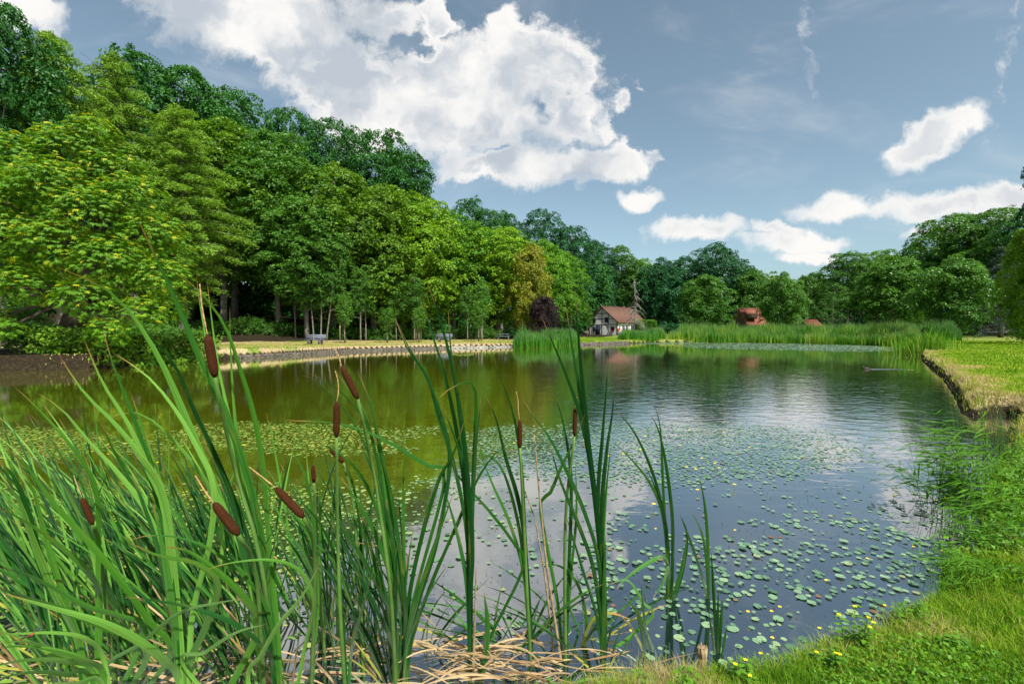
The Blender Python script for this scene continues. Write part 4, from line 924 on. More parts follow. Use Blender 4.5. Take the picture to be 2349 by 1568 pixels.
def plant(rootD, Yr, leaves, label, mats=(BL,), group=None, heads=(), zr=None):
    """rootD: Dx of the foot at its own depth; leaves: (points tip->foot, widthD, tip depth, mat index)"""
    if rootD > 780: mats = MD  # middle and right plants take the set with backlit shade in its colour
    x = (rootD*K-512)/F*Yr; z = H1(x, Yr) if zr is None else zr; z = max(z, -.12)-.02
    root = np.array([x, Yr, z]); e = empty('cattail', root, label, 'cattail', group)
    for lf in leaves:
        pts, wd, Yt = lf[:3]; mi_ = lf[3] if len(lf) > 3 else 0; yaw = lf[4] if len(lf) > 4 else random.uniform(-.5, .5)
        m = len(pts); Yb = Yr; P3 = []
        for i, (a, b) in enumerate(pts):
            f = i/max(m-1, 1); P3.append(DP(a, b, Yt+(Yb-Yt)*f))
        last = P3[-1]
        if last[2] > z+.08:
            if last[2] > z+.5: P3.append(np.array([x*.7+last[0]*.3, Yr, z+(last[2]-z)*.45]))
            P3.append(root+np.array([random.uniform(-.02, .02), random.uniform(-.02, .02), 0]))
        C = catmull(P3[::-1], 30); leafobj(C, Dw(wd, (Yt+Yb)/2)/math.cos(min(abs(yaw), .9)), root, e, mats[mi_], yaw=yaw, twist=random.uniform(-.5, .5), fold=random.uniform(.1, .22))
    for h in heads:
        a, b, wd, Yh, tail = h[:5]; B = seedhead(e, root, a, b, Yh, wd, tail)
        mid = h[5] if len(h) > 5 else []
        pts = [B*1.0]+[DP(px_, py_, Yh+(Yr-Yh)*.5)-root for px_, py_ in mid]+[np.array([0, 0, 0.])]
        stemobj(e, pts, .006, .010)
    return e
YL = 1.75
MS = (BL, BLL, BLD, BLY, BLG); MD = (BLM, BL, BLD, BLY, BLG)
# ---- left stand
plant(640, 1.95, [
  ([(120,608),(220,650),(290,705),(370,830),(440,990),(510,1150),(580,1300),(610,1450)], 19, 1.35, 1, .2),
  ([(315,500),(355,585),(400,680),(450,800),(510,930),(565,1080),(600,1230),(620,1400)], 21, 1.4, 0, -.1),
  ([(385,615),(450,660),(515,745),(552,850),(582,950),(604,1080),(618,1250)], 15, 1.5, 1, .3),
  ([(527,700),(529,800),(538,950),(560,1100),(600,1300)], 10, 1.7, 1, 0),
  ([(275,716),(331,760),(401,837),(449,949),(510,1080),(575,1250),(615,1400)], 14, 1.5, 2, .1),
  ([(450,625),(459,700),(488,850),(530,1000),(590,1250)], 9, 1.8, 1),
  ([(475,640),(484,720),(503,850),(545,1040),(600,1300)], 10, 1.8, 1),
 ], 'tallest cattail of the left stand, its rusty seed head rising above the straw bank', MS,
 heads=[((476,766), (493,864), 25, 1.55, [(470,740),(463,700),(458,650)], [(540,1080),(600,1300)])])
plant(413, 1.72, [
  ([(192,775),(236,878),(295,973),(342,1079),(378,1174),(400,1400)], 16, 1.45, 1),
  ([(133,811),(195,902),(266,973),(331,1056),(378,1144),(404,1350)], 18, 1.4, 1),
  ([(236,749),(254,820),(283,896),(313,973),(342,1067),(385,1250),(405,1400)], 14, 1.6, 0),
  ([(77,896),(142,938),(201,1008),(272,1085),(340,1180),(395,1340)], 15, 1.4, 1),
  ([(260,808),(337,861),(401,937),(449,1020),(490,1115),(480,1250),(440,1420)], 16, 1.5, 1),
  ([(0,1357),(118,1392),(236,1427),(319,1469),(378,1516),(413,1570)], 22, 1.3, 1, .3),
  ([(289,1239),(366,1274),(449,1290),(500,1340),(470,1440),(430,1540)], 22, 1.35, 1, .4),
  ([(372,1252),(430,1262),(500,1310),(560,1370),(590,1450)], 22, 1.4, 1, .2),
  ([(236,1568),(331,1469),(413,1404),(496,1382),(560,1372)][::-1], 12, 1.3, 1, 0),
  ([(350,1150),(372,1250),(392,1370),(405,1480)], 20, 1.6, 0),
  ([(300,1080),(345,1200),(385,1350),(405,1480)], 16, 1.6, 2),
 ], 'thick-footed cattail in the left stand with broad pale blades fanning both ways', MS)
plant(640, 1.7, [
  ([(472,1306),(531,1289),(626,1283),(690,1310),(720,1380),(700,1480)], 12, 1.35, 1, .1),
  ([(290,1240),(350,1226),(430,1236),(500,1270),(570,1330),(620,1420)], 12, 1.4, 0, .1),
  ([(283,1368),(350,1375),(440,1392),(540,1430),(600,1480),(630,1540)], 14, 1.35, 2, .1),
  ([(735,1290),(690,1370),(640,1430),(600,1500),(570,1568)], 14, 1.4, 1, .2),
  ([(425,1530),(470,1495),(540,1450),(610,1430)][::-1], 11, 1.3, 1, .2),
  ([(540,1100),(560,1200),(580,1300),(610,1420)], 15, 1.6, 2),
  ([(500,1090),(530,1180),(565,1290),(605,1420)], 15, 1.6, 2),
 ], 'cattail low in the left stand with dark upright and pale arching blades', MS)
plant(195, 1.8, [
  ([(27,881),(77,926),(148,1003),(195,1067),(224,1144),(225,1300)], 13, 1.5, 1),
  ([(0,1015),(59,1067),(130,1162),(207,1245),(283,1339),(340,1420),(390,1500)], 17, 1.35, 1, .1),
  ([(-30,1030),(30,1090),(60,1160),(85,1260),(120,1360),(170,1460)], 20, 1.5, 0),
  ([(0,1090),(45,1150),(80,1250),(130,1370),(180,1470)], 18, 1.5, 1),
  ([(40,1060),(75,1120),(105,1230),(150,1380),(185,1480)], 14, 1.6, 1),
  ([(-30,1150),(50,1190),(130,1245),(200,1310),(230,1380)], 14, 1.4, 1, .2),
  ([(-10,1300),(50,1312),(120,1345),(200,1390),(270,1410),(330,1450)], 14, 1.35, 0, .3),
  ([(-20,1340),(60,1370),(150,1400),(250,1440),(340,1490)], 20, 1.3, 1, .2),
 ], 'thick cattail at the far left with blades leaving the picture on the left', MS)
plant(250, 1.55, [
  ([(-30,1455),(40,1452),(130,1450),(200,1465),(240,1520)], 13, 1.25, 1, .2),
  ([(-30,1490),(40,1480),(130,1490),(200,1515),(240,1550)], 15, 1.25, 1, .3),
  ([(-30,1530),(60,1512),(150,1515),(220,1545)], 15, 1.2, 1, .3),
  ([(-30,1560),(70,1540),(150,1545),(215,1565)], 14, 1.2, 0, .2),
  ([(-20,1475),(60,1470),(120,1490),(200,1540)], 13, 1.3, 1, .2),
  ([(-20,1440),(50,1462),(120,1500),(210,1550)], 12, 1.35, 1, .2),
  ([(0,1600),(80,1575),(170,1568),(240,1580)], 14, 1.2, 1, .2),
 ], 'cattail lying flat in the bottom left corner, its blades fanned to the left edge', MS)
plant(420, 2.1, [
  ([(233,970),(295,943),(354,967),(413,1026),(460,1085),(490,1144),(510,1260)], 12, 1.6, 1, .2),
  ([(330,980),(360,1080),(385,1180),(410,1300)], 14, 1.9, 1),
  ([(300,900),(340,1020),(380,1150),(410,1300)], 13, 1.9, 0),
  ([(225,955),(270,1050),(330,1160),(390,1300)], 13, 1.8, 0),
 ], 'cattail in the left stand with one blade arching over like a hoop', MS)
plant(255, 2.0, [
  ([(112,1075),(150,1120),(190,1200),(220,1300)], 12, 1.7, 1),
  ([(170,1060),(200,1150),(225,1280)], 10, 1.8, 0),
 ], 'cattail at left with a small dark seed head leaning over the lily pads', MS, heads=[((188,1140), (213,1202), 16, 1.7, [(180,1120),(169,1090)], [(232,1290)])])
plant(700, 2.05, [
  ([(572,1068),(610,1110),(680,1180),(720,1260),(730,1380)], 9, 1.75, 1),
  ([(640,1190),(690,1260),(720,1340),(720,1450)], 12, 1.8, 0),
  ([(650,1000),(700,1090),(720,1200),(725,1400)], 11, 1.8, 0),
 ], 'cattail with a plump brown seed head lying slantwise in front of the lily pads', MS, heads=[((632,1117), (697,1186), 22, 1.65, [(604,1095),(572,1070)], [(722,1290)])])
plant(600, 1.85, [
  ([(430,1000),(480,1100),(540,1220),(580,1380)], 15, 1.6, 1),
  ([(460,1000),(520,1130),(560,1250),(590,1400)], 12, 1.7, 2),
 ], 'cattail with dark brown seed head slanting low in the left stand', MS, heads=[((490,1152), (548,1226), 25, 1.45, [(470,1125),(448,1090)], [(590,1340)])])
plant(740, 2.3, [([(700,1010),(708,1100),(722,1250),(735,1400)], 8, 2.1, 1), ([(735,990),(733,1100),(735,1300)], 7, 2.1, 1)],
 'cattail with a small upright orange-brown seed head, furthest back in the middle', MS, heads=[((718,1066), (720,1106), 12, 2.1, None, [(728,1250)])])
# ---- middle stand
plant(790, 2.0, [
  ([(855,1310),(830,1400),(805,1500)], 10, 1.8, 0),
  ([(650,1120),(720,1180),(770,1280),(785,1400)], 9, 1.8, 0),
 ], 'cattail with one upright brown seed head on a long straight stem left of centre', MS,
 heads=[((772,920), (772,1002), 19, 1.75, [(776,900),(775,872),(769,850)], [(775,1232),(782,1433)])])
plant(905, 2.1, [
  ([(683,858),(720,868),(755,905),(800,950),(850,1050),(880,1180),(900,1350)], 9, 1.75, 1),
  ([(704,854),(740,870),(790,905),(840,970),(870,1080),(890,1250)], 10, 1.75, 1),
  ([(762,836),(790,880),(830,930),(860,1030),(885,1200)], 8, 1.9, 1),
  ([(820,850),(845,910),(862,980),(880,1080),(895,1250)], 12, 1.9, 0),
  ([(833,875),(856,950),(880,1060),(900,1200)], 11, 1.9, 0),
  ([(848,820),(850,900),(870,1050)], 7, 2.0, 1),
  ([(648,962),(700,965),(760,968),(830,985),(905,1020),(975,1065),(1020,1100)], 11, 1.8, 1),
  ([(690,1000),(780,1040),(840,1110),(880,1220),(900,1380)], 12, 1.85, 0),
 ], 'cattail with a dark double seed head, leaning left above the open green water', MS,
 heads=[((783,838), (821,914), 19, 1.75, [(776,815),(765,795)], [(860,1100),(895,1350)])])
plant(930, 2.15, [
  ([(905,725),(935,800),(978,862),(1010,950),(1032,1060),(1000,1250),(950,1420)], 13, 1.9, 2, .1),
  ([(820,1000),(870,1120),(905,1250),(925,1400)], 14, 2, 2),
  ([(850,980),(890,1100),(915,1250),(928,1400)], 12, 2, 0),
  ([(1067,960),(1036,1049),(1009,1094),(970,1220),(935,1400)], 13, 2, 0, .1),
  ([(1040,1130),(1000,1240),(955,1380),(935,1480)], 13, 2, 0, .1),
  ([(930,1000),(925,1120),(928,1300)], 9, 2.1, 0),
  ([(780,1090),(850,1200),(900,1330),(925,1450)], 15, 1.9, 0),
  ([(740,1150),(820,1260),(880,1370),(915,1470)], 13, 1.9, 0),
  ([(765,1200),(830,1330),(890,1450),(915,1530)], 13, 1.9, 2),
  ([(830,1180),(860,1290),(895,1400),(920,1520)], 15, 2, 0),
  ([(885,1140),(905,1280),(925,1450)], 14, 2, 0),
  ([(925,1300),(930,1400),(930,1500)], 13, 2.05, 0),
  ([(1200,1040),(1150,1030),(1100,1090),(1040,1220),(985,1350),(945,1470)], 10, 2.1, 0),
 ], 'dense dark green cattail fan left of the dead reed tangle', MS)
plant(830, 2.2, [
  ([(755,1028),(800,1080),(825,1200),(830,1350)], 9, 2.1, 0),
  ([(700,1230),(760,1280),(800,1370),(825,1470)], 10, 2, 0),
  ([(795,1240),(850,1248),(905,1260),(935,1290)], 7, 2, 3, .2),
 ], 'cattail with a short dark seed head half hidden behind the long straight stem', MS, heads=[((757,1028), (788,1060), 14, 2.1, None, [(815,1200)])])
# ---- the tall dark stand right of the middle
plant(1078, 2.15, [
  ([(976,635),(1000,705),(1033,820),(1058,960),(1075,1120),(1080,1300),(1076,1450)], 14, 1.9, 2, .1),
  ([(968,675),(985,745),(1017,850),(1048,990),(1070,1160),(1078,1350)], 13, 1.95, 2, .1),
  ([(1028,705),(1034,800),(1048,900),(1065,1050),(1075,1250)], 12, 2.0, 2, .1),
  ([(905,725),(940,800),(982,865),(1003,945),(1040,1060),(1068,1200),(1078,1350)], 12, 1.9, 2, .1),
  ([(1003,915),(1030,892),(1060,877),(1082,876),(1092,910),(1090,1000),(1084,1150),(1080,1300)], 14, 1.9, 1, .3),
  ([(1103,907),(1098,960),(1089,1050),(1083,1180),(1080,1350)], 13, 2.0, 2, .1),
  ([(1009,920),(1036,983),(1058,1050),(1078,1138),(1084,1270),(1078,1400)], 13, 2.0, 2, .1),
  ([(1009,1018),(1054,1094),(1125,1174),(1175,1240),(1200,1300)], 9, 2.1, 0, .1),
  ([(1009,1094),(1040,1190),(1065,1300),(1075,1420)], 12, 2.1, 2),
  ([(1110,1356),(1118,1430),(1110,1530)], 17, 2.1, 0, .1),
  ([(1070,1010),(1072,1150),(1075,1350)], 12, 2.1, 0, .1),
 ], 'tall dark middle cattail with one bright blade folded over near its top', MS)
plant(1222, 2.25, [
  ([(1111,900),(1138,960),(1160,1049),(1187,1138),(1202,1227),(1215,1400)], 13, 2.05, 2, .1),
  ([(1125,805),(1150,868),(1180,960),(1197,1080),(1205,1230)], 10, 2.0, 0, .1),
  ([(1056,1036),(1100,1038),(1134,1052),(1160,1094),(1187,1191),(1203,1300)], 10, 2.05, 0, .2),
  ([(1085,1000),(1130,1110),(1170,1200),(1200,1310)], 10, 2.1, 0),
 ], 'cattail with slim dark seed head and long tan tip on a straight stem', MS,
 heads=[((1192,962), (1193,1026), 14, 2.1, [(1189,940),(1188,915),(1184,898)], [(1203,1227),(1210,1382)])])
plant(1300, 2.3, [
  ([(1320,1050),(1322,1182),(1310,1316)], 8, 2.2, 0, .1),
  ([(1240,1168),(1262,1130),(1290,1065),(1320,1005),(1343,945)][::-1], 11, 2.1, 0, .1),
  ([(1265,894),(1290,960),(1310,1100),(1305,1300)], 11, 2.1, 2, .1),
 ], 'slim cattail with a dark seed head hidden behind the tallest blades at right', MS, heads=[((1319,934), (1318,1000), 12, 2.15, [(1322,912),(1330,912),(1334,935)], [(1297,1200)])])
plant(1392, 2.25, [
  ([(1318,655),(1326,760),(1336,880),(1348,1000),(1370,1180),(1388,1400)], 15, 2.0, 2, .1),
  ([(1240,720),(1270,790),(1305,875),(1340,985),(1365,1150),(1385,1380)], 14, 2.0, 2, .1),
  ([(1296,690),(1312,790),(1330,900),(1352,1050),(1378,1250)], 14, 2.0, 2, .1),
  ([(1395,825),(1390,900),(1382,1000),(1372,1150),(1380,1400)], 12, 2.1, 2, .1),
  ([(1409,880),(1404,950),(1391,1040),(1380,1180),(1383,1400)], 13, 2.1, 2, .1),
  ([(1196,910),(1225,955),(1262,1005),(1311,1103),(1347,1191),(1373,1285),(1387,1450)], 12, 2.1, 2, .1),
  ([(1260,1010),(1285,1100),(1330,1210),(1362,1307),(1380,1449)], 12, 2.1, 2, .1),
  ([(1402,1014),(1391,1120),(1384,1227),(1382,1400)], 10, 2.2, 0, .1),
  ([(1389,1226),(1386,1350),(1384,1500)], 13, 2.2, 0, .1),
  ([(1298,1180),(1335,1300),(1370,1420)], 9, 2.2, 2),
 ], 'tallest dark cattail right of the middle, its blades standing straight up', MS)
# ---- sparse plants on the right
plant(1537, 2.83, [
  ([(1489,945),(1511,987),(1529,1072),(1542,1183),(1543,1271),(1539,1382)], 10, 2.6, 0, .1),
  ([(1500,923),(1515,983),(1520,1094),(1526,1205),(1534,1382)], 8, 2.7, 0, .1),
  ([(1405,932),(1453,987),(1493,1072),(1516,1147),(1529,1215),(1534,1300)], 9, 2.6, 0, .1),
  ([(1405,1009),(1453,1058),(1493,1110),(1520,1180),(1532,1300)], 9, 2.6, 0, .1),
  ([(1480,1067),(1502,1115),(1522,1180),(1532,1290)], 8, 2.7, 0, .1),
  ([(1413,1351),(1436,1325),(1476,1296),(1515,1276),(1530,1290),(1534,1340)], 11, 2.5, 1, .2),
  ([(1498,1369),(1520,1338),(1534,1300),(1536,1330)], 10, 2.6, 0, .1),
  ([(1576,1231),(1566,1294),(1550,1351),(1540,1390)], 10, 2.7, 0, .1),
  ([(1558,1174),(1576,1225),(1568,1300),(1548,1370)], 8, 2.75, 0, .1),
 ], 'cattail standing in open dark water, left of the two at right', MS)
plant(1626, 2.84, [
  ([(1604,1089),(1617,1160),(1624,1249),(1626,1375)], 9, 2.7, 0, .1),
  ([(1585,1169),(1609,1218),(1620,1280),(1625,1375)], 8, 2.7, 0, .1),
  ([(1558,1174),(1587,1249),(1609,1316),(1622,1380)], 8, 2.7, 0, .1),
 ], 'small three-bladed cattail in open water at right, furthest from the bank', MS)
plant(1645, 2.36, [
  ([(1631,1258),(1637,1360),(1644,1500)], 9, 2.3, 0, .1), ([(1658,1369),(1653,1440),(1648,1530)], 9, 2.3, 0, .1), ([(1648,1350),(1646,1440),(1645,1530)], 8, 2.3, 2, .1), ([(1625,1400),(1636,1470),(1642,1540)], 8, 2.3, 0, .1), ([(1668,1430),(1658,1490),(1650,1540)], 7, 2.3, 0, .1),
 ], 'short tuft of upright cattail blades on the bank edge beside the cut stump', MS)
plant(1512, 2.4, [
  ([(1436,1369),(1465,1410),(1490,1470),(1508,1540)], 12, 2.2, 0, .1), ([(1452,1380),(1470,1440),(1480,1500),(1500,1550)], 9, 2.2, 1, .1), ([(1415,1400),(1450,1440),(1480,1500),(1505,1550)], 8, 2.3, 4, .1), ([(1470,1330),(1478,1420),(1492,1540)], 7, 2.3, 2),
 ], 'short cattail tuft with drooping tips in front of the open water plants', MS)
plant(1330, 2.4, [
  ([(1395,1340),(1440,1330),(1475,1380),(1490,1420)], 9, 2.3, 1), ([(1230,1290),(1290,1300),(1330,1350),(1345,1430)], 9, 2.3, 0), ([(1450,1420),(1400,1405),(1360,1420),(1335,1480)], 9, 2.3, 4), ([(1400,1480),(1370,1440),(1345,1470)], 9, 2.2, 0),
 ], 'low spreading cattail with a yellowing blade at the foot of the tallest plant', MS)
# ---- filler plants of the two dense stands
def filler(n, xr, yr, lean, hr, label, group, wid=(.007, .014), nl=(7, 12), mats=(0, 1), dead=.1, wide=.20):
    for i in range(n):
        Dx = random.uniform(*xr); Yr = random.uniform(*yr); x = (Dx*K-512)/F*Yr
        z = max(H1(x, Yr), -.1)-.02; root = np.array([x, Yr, z]); e = empty('cattail', root, label, 'cattail', group)
        for k_ in range(random.randint(*nl)):
            H = random.uniform(*hr); ln = random.gauss(lean, wide); lf = random.gauss(-.05, .12); cv = random.uniform(.0, .32)*(1 if ln > 0 else -1)
            s = np.linspace(0, 1, 18); dx_ = H*(ln*s*.9+cv*s**3*.5); dz = H*(s-.22*abs(ln)*s*s-.32*abs(cv)*s**3); dy = H*lf*s
            C = root+np.stack([dx_+random.gauss(0, .015), dy, dz], -1); C[:, 1] = np.maximum(C[:, 1], .75)
            mi_ = random.choice(mats) if random.random() > dead else random.choice((3, 4))
            if mi_ in (3, 4): C[:, 2] = root[2]+(C[:, 2]-root[2])*random.uniform(.3, .6)
            leafobj(C, random.uniform(*wid), root, e, MS[mi_], yaw=random.uniform(-.9, .9), twist=random.uniform(-1, 1))
random.seed(21)
filler(20, (40, 420), (2.0, 2.9), -.42, (.95, 1.6), 'leafy green cattail without seed head inside the dense left stand', 'cattails of the dense left stand', mats=(0, 1, 1, 2, 2), dead=.16)
filler(19, (330, 700), (2.0, 3.0), -.30, (.95, 1.5), 'leafy green cattail without seed head between the left stand and the middle', 'cattails between the left stand and the middle', mats=(0, 1, 2, 2), dead=.16)
filler(10, (700, 960), (2.1, 2.9), -.12, (.7, 1.25), 'leafy dark cattail without seed head behind the middle plants', 'cattails behind the middle plants', mats=(0, 2, 2), dead=.16)
filler(4, (250, 800), (1.6, 1.9), -.2, (.3, .6), 'short cattail shoot at the foot of the left stand', 'short shoots at the foot of the left stand', mats=(0, 1, 2), dead=.35)
filler(6, (960, 1450), (2.25, 2.55), .0, (.35, .75), 'low spreading cattail with drooping blades between the tall middle plants', 'low cattails between the tall middle plants', mats=(0, 0, 2), dead=.3, wide=.75)
# ---- two dry stalks, stump
DRY = pmat('dry_stalk', (.16, .11, .06), .9, ((.34, .26, .15), 30), (60, .6, .003))
def drystalk(pts, Y0, Y1, r, label):
    P3 = [DP(a, b, Y0+(Y1-Y0)*i/(len(pts)-1)) for i, (a, b) in enumerate(pts)]; C = catmull(P3, 24); C = C[::-1]; root = C[0].copy(); mb = MB(); mb.tube(C-root, np.linspace(r, r*.35, 24)*(1+.12*np.sin(np.arange(24)*1.9)), 7)
    tag(mb.build('dry_stalk', DRY, None, True, root), label, 'dry stalk')
drystalk([(1225,996),(1240,1160),(1254,1294),(1267,1382),(1289,1530)], 2.2, 2.3, .0085, 'straight straw-coloured dead stalk right of the slim seed head')
drystalk([(1200,1116),(1227,1191),(1249,1316),(1262,1420),(1275,1540)], 2.3, 2.33, .007, 'shorter bent straw-coloured dead stalk left of the straight one')
drystalk([(1092,1300),(1090,1400),(1084,1568)], 2.1, 2.15, .008, 'broken yellowish stalk at the foot of the left tall plant')
p = GZ(702, 664, .02); mb = MB(); mb.tube([[0,0,-.15],[0,0,.06],[.004,0,.125]], [.026,.024,.023], 10); 
for k_ in range(9): a = k_*.7; mb.tube([[math.cos(a)*.02, math.sin(a)*.02, .08], [math.cos(a)*.021, math.sin(a)*.021, .125+.02*random.random()]], [.006, .003], 4)
tag(mb.build('cut_stump', DRY, None, True, (p[0], p[1], H1(p[0], p[1]))), 'stub of a cut reed clump on the bank edge, bottom right of the middle', 'stump')
# ---- red dragonfly on a blade
p = DP(64, 1459, 1.32); e = empty('dragonfly', p, 'thin red dragonfly resting on a blade at bottom left', 'dragonfly'); mb = MB()
mb.tube([[-.022, 0, -.010], [-.005, 0, -.001], [.010, 0, .006], [.016, 0, .008]], [.0012, .0016, .0026, .0028], 6); mb.build('body', pmat('red_insect', (.4, .02, .02), .4), e, True)
mb = MB()
for sg in (-1, 1):
    for o_ in (.006, .011): mb.add([[o_, 0, .007], [o_+.004, sg*.024, .011], [o_-.004, sg*.026, .011]], [[0, 1, 2]])
mb.build('wings', pmat('insect_wing', (.05, .04, .04), .2), e)

# ------------------------------------------------------------------ lily pads
PADM, t, out = newmat('floating_leaf'); ti = t.attr('tint'); oc = t.n('ShaderNodeTexCoord').outputs['Object']
lp = t.n('ShaderNodeSeparateXYZ'); geo = t.n('ShaderNodeNewGeometry'); t.L.new(geo.outputs['Position'], lp.inputs[0])
c = t.ramp(ti, [(0.0, (.045, .11, .06)), (.45, (.12, .23, .13)), (.85, (.22, .33, .18)), (.96, (.24, .22, .08)), (1.0, (.17, .09, .04))])
cy = t.ramp(ti, [(0.0, (.08, .17, .02)), (.6, (.22, .33, .05)), (.93, (.42, .40, .06)), (1.0, (.30, .17, .05))])
lm = t.mr(t.math('SUBTRACT', lp.outputs[0], t.math('MULTIPLY', lp.outputs[1], -.02)), .2, -2.5)
c = t.mix(lm, c, cy); c = t.mix(t.mr(t.noise(geo.outputs['Position'], 70, 3, .6), .55, .75, 0, .35), c, (.10, .10, .03))
p_ = t.n('ShaderNodeBsdfPrincipled'); t.inp(p_, 'Base Color', c); t.inp(p_, 'Roughness', .38); t.inp(p_, 'Specular IOR Level', .5); t.L.new(p_.outputs[0], out.inputs[0])
def toD(x, y): return (512+F*x/y)/K, (HZ+F*CAMZ/y)/K
def El(Dx, Dy, cx, cy, rx, ry, soft=.35): return sstep(1+soft*.4, 1-soft*.6, np.hypot((Dx-cx)/rx, (Dy-cy)/ry))
def padprob(x, y):
    Dx, Dy = toD(x, y); n1 = fbm(x, y, .9, 51); n2_ = fbm(x, y, 2.6, 61, 2)
    wob = (fbm(x, y, .8, 71)-.5)*60
    Dyw = Dy+wob*.35; Dxw = Dx+wob*1.5
    p = .0*x
    for (cx, cy, rx, ry, a) in [(70,1020,190,38,.97),(330,1030,120,22,.5),(640,1002,300,32,.9),(740,1030,200,18,.7),(985,990,60,13,.5),(1190,1022,125,42,.97),(1560,1045,440,76,.85),(1250,1060,150,40,.6)]:
        p = np.maximum(p, a*El(Dxw, Dyw, cx, cy, rx, ry))
    lowleft = sstep(1095, 1150, Dyw)*sstep(1050, 850, Dxw)*(.4+.58*sstep(.38, .55, n1))
    mid = sstep(1060, 1110, Dyw)*sstep(850, 1000, Dxw)*sstep(1500, 1400, Dxw)*(.10+.62*sstep(.50, .62, n1))
    right = sstep(1080, 1130, Dyw)*sstep(1400, 1500, Dxw)*(.06+.50*sstep(.52, .66, n1))
    p = np.maximum(p, np.maximum(lowleft, np.maximum(mid, right)))
    for (cx, cy, rx, ry, a) in [(2060,1290,190,110,.95),(1980,1200,260,50,.6),(1780,1430,260,85,.75),(1960,1390,200,90,.6),(1580,1490,120,60,.4),(1450,1230,70,50,.6)]:
        p = np.maximum(p, a*El(Dxw, Dyw, cx, cy, rx, ry, .8)*(.12+.88*sstep(.42, .58, n2_)))
    return p*(sdist(x, y) < -.05)
g = .056; gx, gy = np.meshgrid(np.arange(-13, 9, g), np.arange(1.9, 9.6, g)); gx = gx.ravel()+rng.uniform(-.024, .024, gx.size); gy = gy.ravel()+rng.uniform(-.024, .024, gy.size)
keep_ = (np.abs(gx/gy) < 1.2); gx, gy = gx[keep_], gy[keep_]; ok = rng.uniform(size=gx.size) < padprob(gx, gy); gx, gy = gx[ok], gy[ok]
def padtemplate(k_=13):
    a = np.linspace(.16, 2*math.pi-.16, k_); r = 1+.0*a
    ring = np.stack([np.cos(a)*r, np.sin(a)*r, .05*np.sin(a*3)], -1); V = np.vstack([[[.12, 0, -.03]], ring]); T_ = np.array([[0, i, i+1] for i in range(1, k_)]); return V, T_
PV, PT = padtemplate()
def padsmesh(name, x, y, r, tint, z=None, tilt=.03):
    n = len(x); a = rng.uniform(0, 6.28, n); ca, sa = np.cos(a), np.sin(a); V = np.repeat(PV[None], n, 0); V[:, 1:, 2] += rng.normal(size=(n, len(PV)-1))*.03
    V = V*np.stack([r, r*rng.uniform(.85, 1, n), r], -1)[:, None]; X_ = V[:, :, 0]*ca[:, None]-V[:, :, 1]*sa[:, None]; Y_ = V[:, :, 0]*sa[:, None]+V[:, :, 1]*ca[:, None]
    tx = rng.normal(size=(n, 2))*tilt; Z_ = V[:, :, 2]+X_*tx[:, :1]+Y_*tx[:, 1:]
    zz = rng.uniform(.004, .012, n) if z is None else z
    W = np.stack([X_+x[:, None], Y_+y[:, None], Z_+zz[:, None]], -1); W[:, :, 2] = np.maximum(W[:, :, 2], .0022)
    return mesh_np(name, W.reshape(-1, 3), (np.arange(n)[:, None, None]*len(PV)+PT[None]).reshape(-1, 3), [PADM], False, {'tint': np.repeat(tint, len(PV))})
rad = rng.uniform(.012, .025, len(gx))*rng.choice([.75, 1, 1.3], len(gx)); tint = np.clip(rng.normal(.43, .21, len(gx))+(rng.uniform(size=len(gx)) < .012)*.5, 0, 1)
Dx_, Dy_ = toD(gx, gy); inview = (Dx_ > 10) & (Dx_ < 2330) & (Dy_ < 1560); order = np.argsort(np.where(inview, gy, 99)); sel = order[:260]; rest = order[260:]
protos = []
for k_ in range(6):
    mb_me = padsmesh('lily_pad', np.zeros(1), np.zeros(1), np.array([.05]), np.array([.12+.15*k_]), np.zeros(1)+.006); protos.append(mb_me)
for i in sel:
    x, y = gx[i], gy[i]; o = link('lily_pad', protos[i % 6]); o.location = (x, y, 0); s = rad[i]/.05; o.scale = (s, s, s); o.rotation_euler = (0, 0, random.uniform(0, 6.28))
    if Dx_[i] < 950: lab, gr = 'round green lily pad on the water between the feet of the left cattails', 'lily pads at the feet of the left cattails'
    elif Dx_[i] < 1500: lab, gr = 'round pale green lily pad on the dark water in front of the middle cattails', 'lily pads by the middle cattails'
    else: lab, gr = 'round pale green lily pad floating near the right bank', 'lily pads near the right bank'
    tag(o, lab, 'lily pad', gr)
def stuff(name, me, label, cat): o = link(name, me, kind='stuff'); return tag(o, label, cat)
stuff('lily_pads', padsmesh('lily_pads', gx[rest], gy[rest], rad[rest], tint[rest]), 'carpet of small round lily pads over the pond', 'lily pads')
# far mats
def farmat(ell, g, r, label):
    ptsx = []; ptsy = []
    for cx, cy, rx, ry, a in ell:
        y0 = F*CAMZ/((cy+ry)*K-HZ); y1 = F*CAMZ/max((cy-ry)*K-HZ, 6); 
        x0 = ((cx-rx)*K-512)/F*y1; x1 = ((cx+rx)*K-512)/F*y1; n = int(abs(x1-x0)*abs(y1-y0)/(g*g)); n = min(n, 24000); x = rng.uniform(min(x0, 0 if x0 > 0 else x0), x1, n); y = rng.uniform(y0, y1, n); Dx, Dy = toD(x, y); k_ = (rng.uniform(size=n) < a*El(Dx, Dy, cx, cy, rx, ry, .3)) & (sdist(x, y) < -.05); ptsx.append(x[k_]); ptsy.append(y[k_])
    x = np.concatenate(ptsx); y = np.concatenate(ptsy); n = len(x); stuff('lily_pads', padsmesh('lily_pads', x, y, rng.uniform(.7, 1.2, n)*r, np.clip(rng.normal(.55, .25, n), 0, .97), rng.uniform(.004, .02, n)), label, 'lily pads')
farmat([(1830,793,260,9,.9),(1960,799,150,7,.9),(2070,803,40,3,.5)], .13, .10, 'long pale mat of floating leaves before the far right reeds')
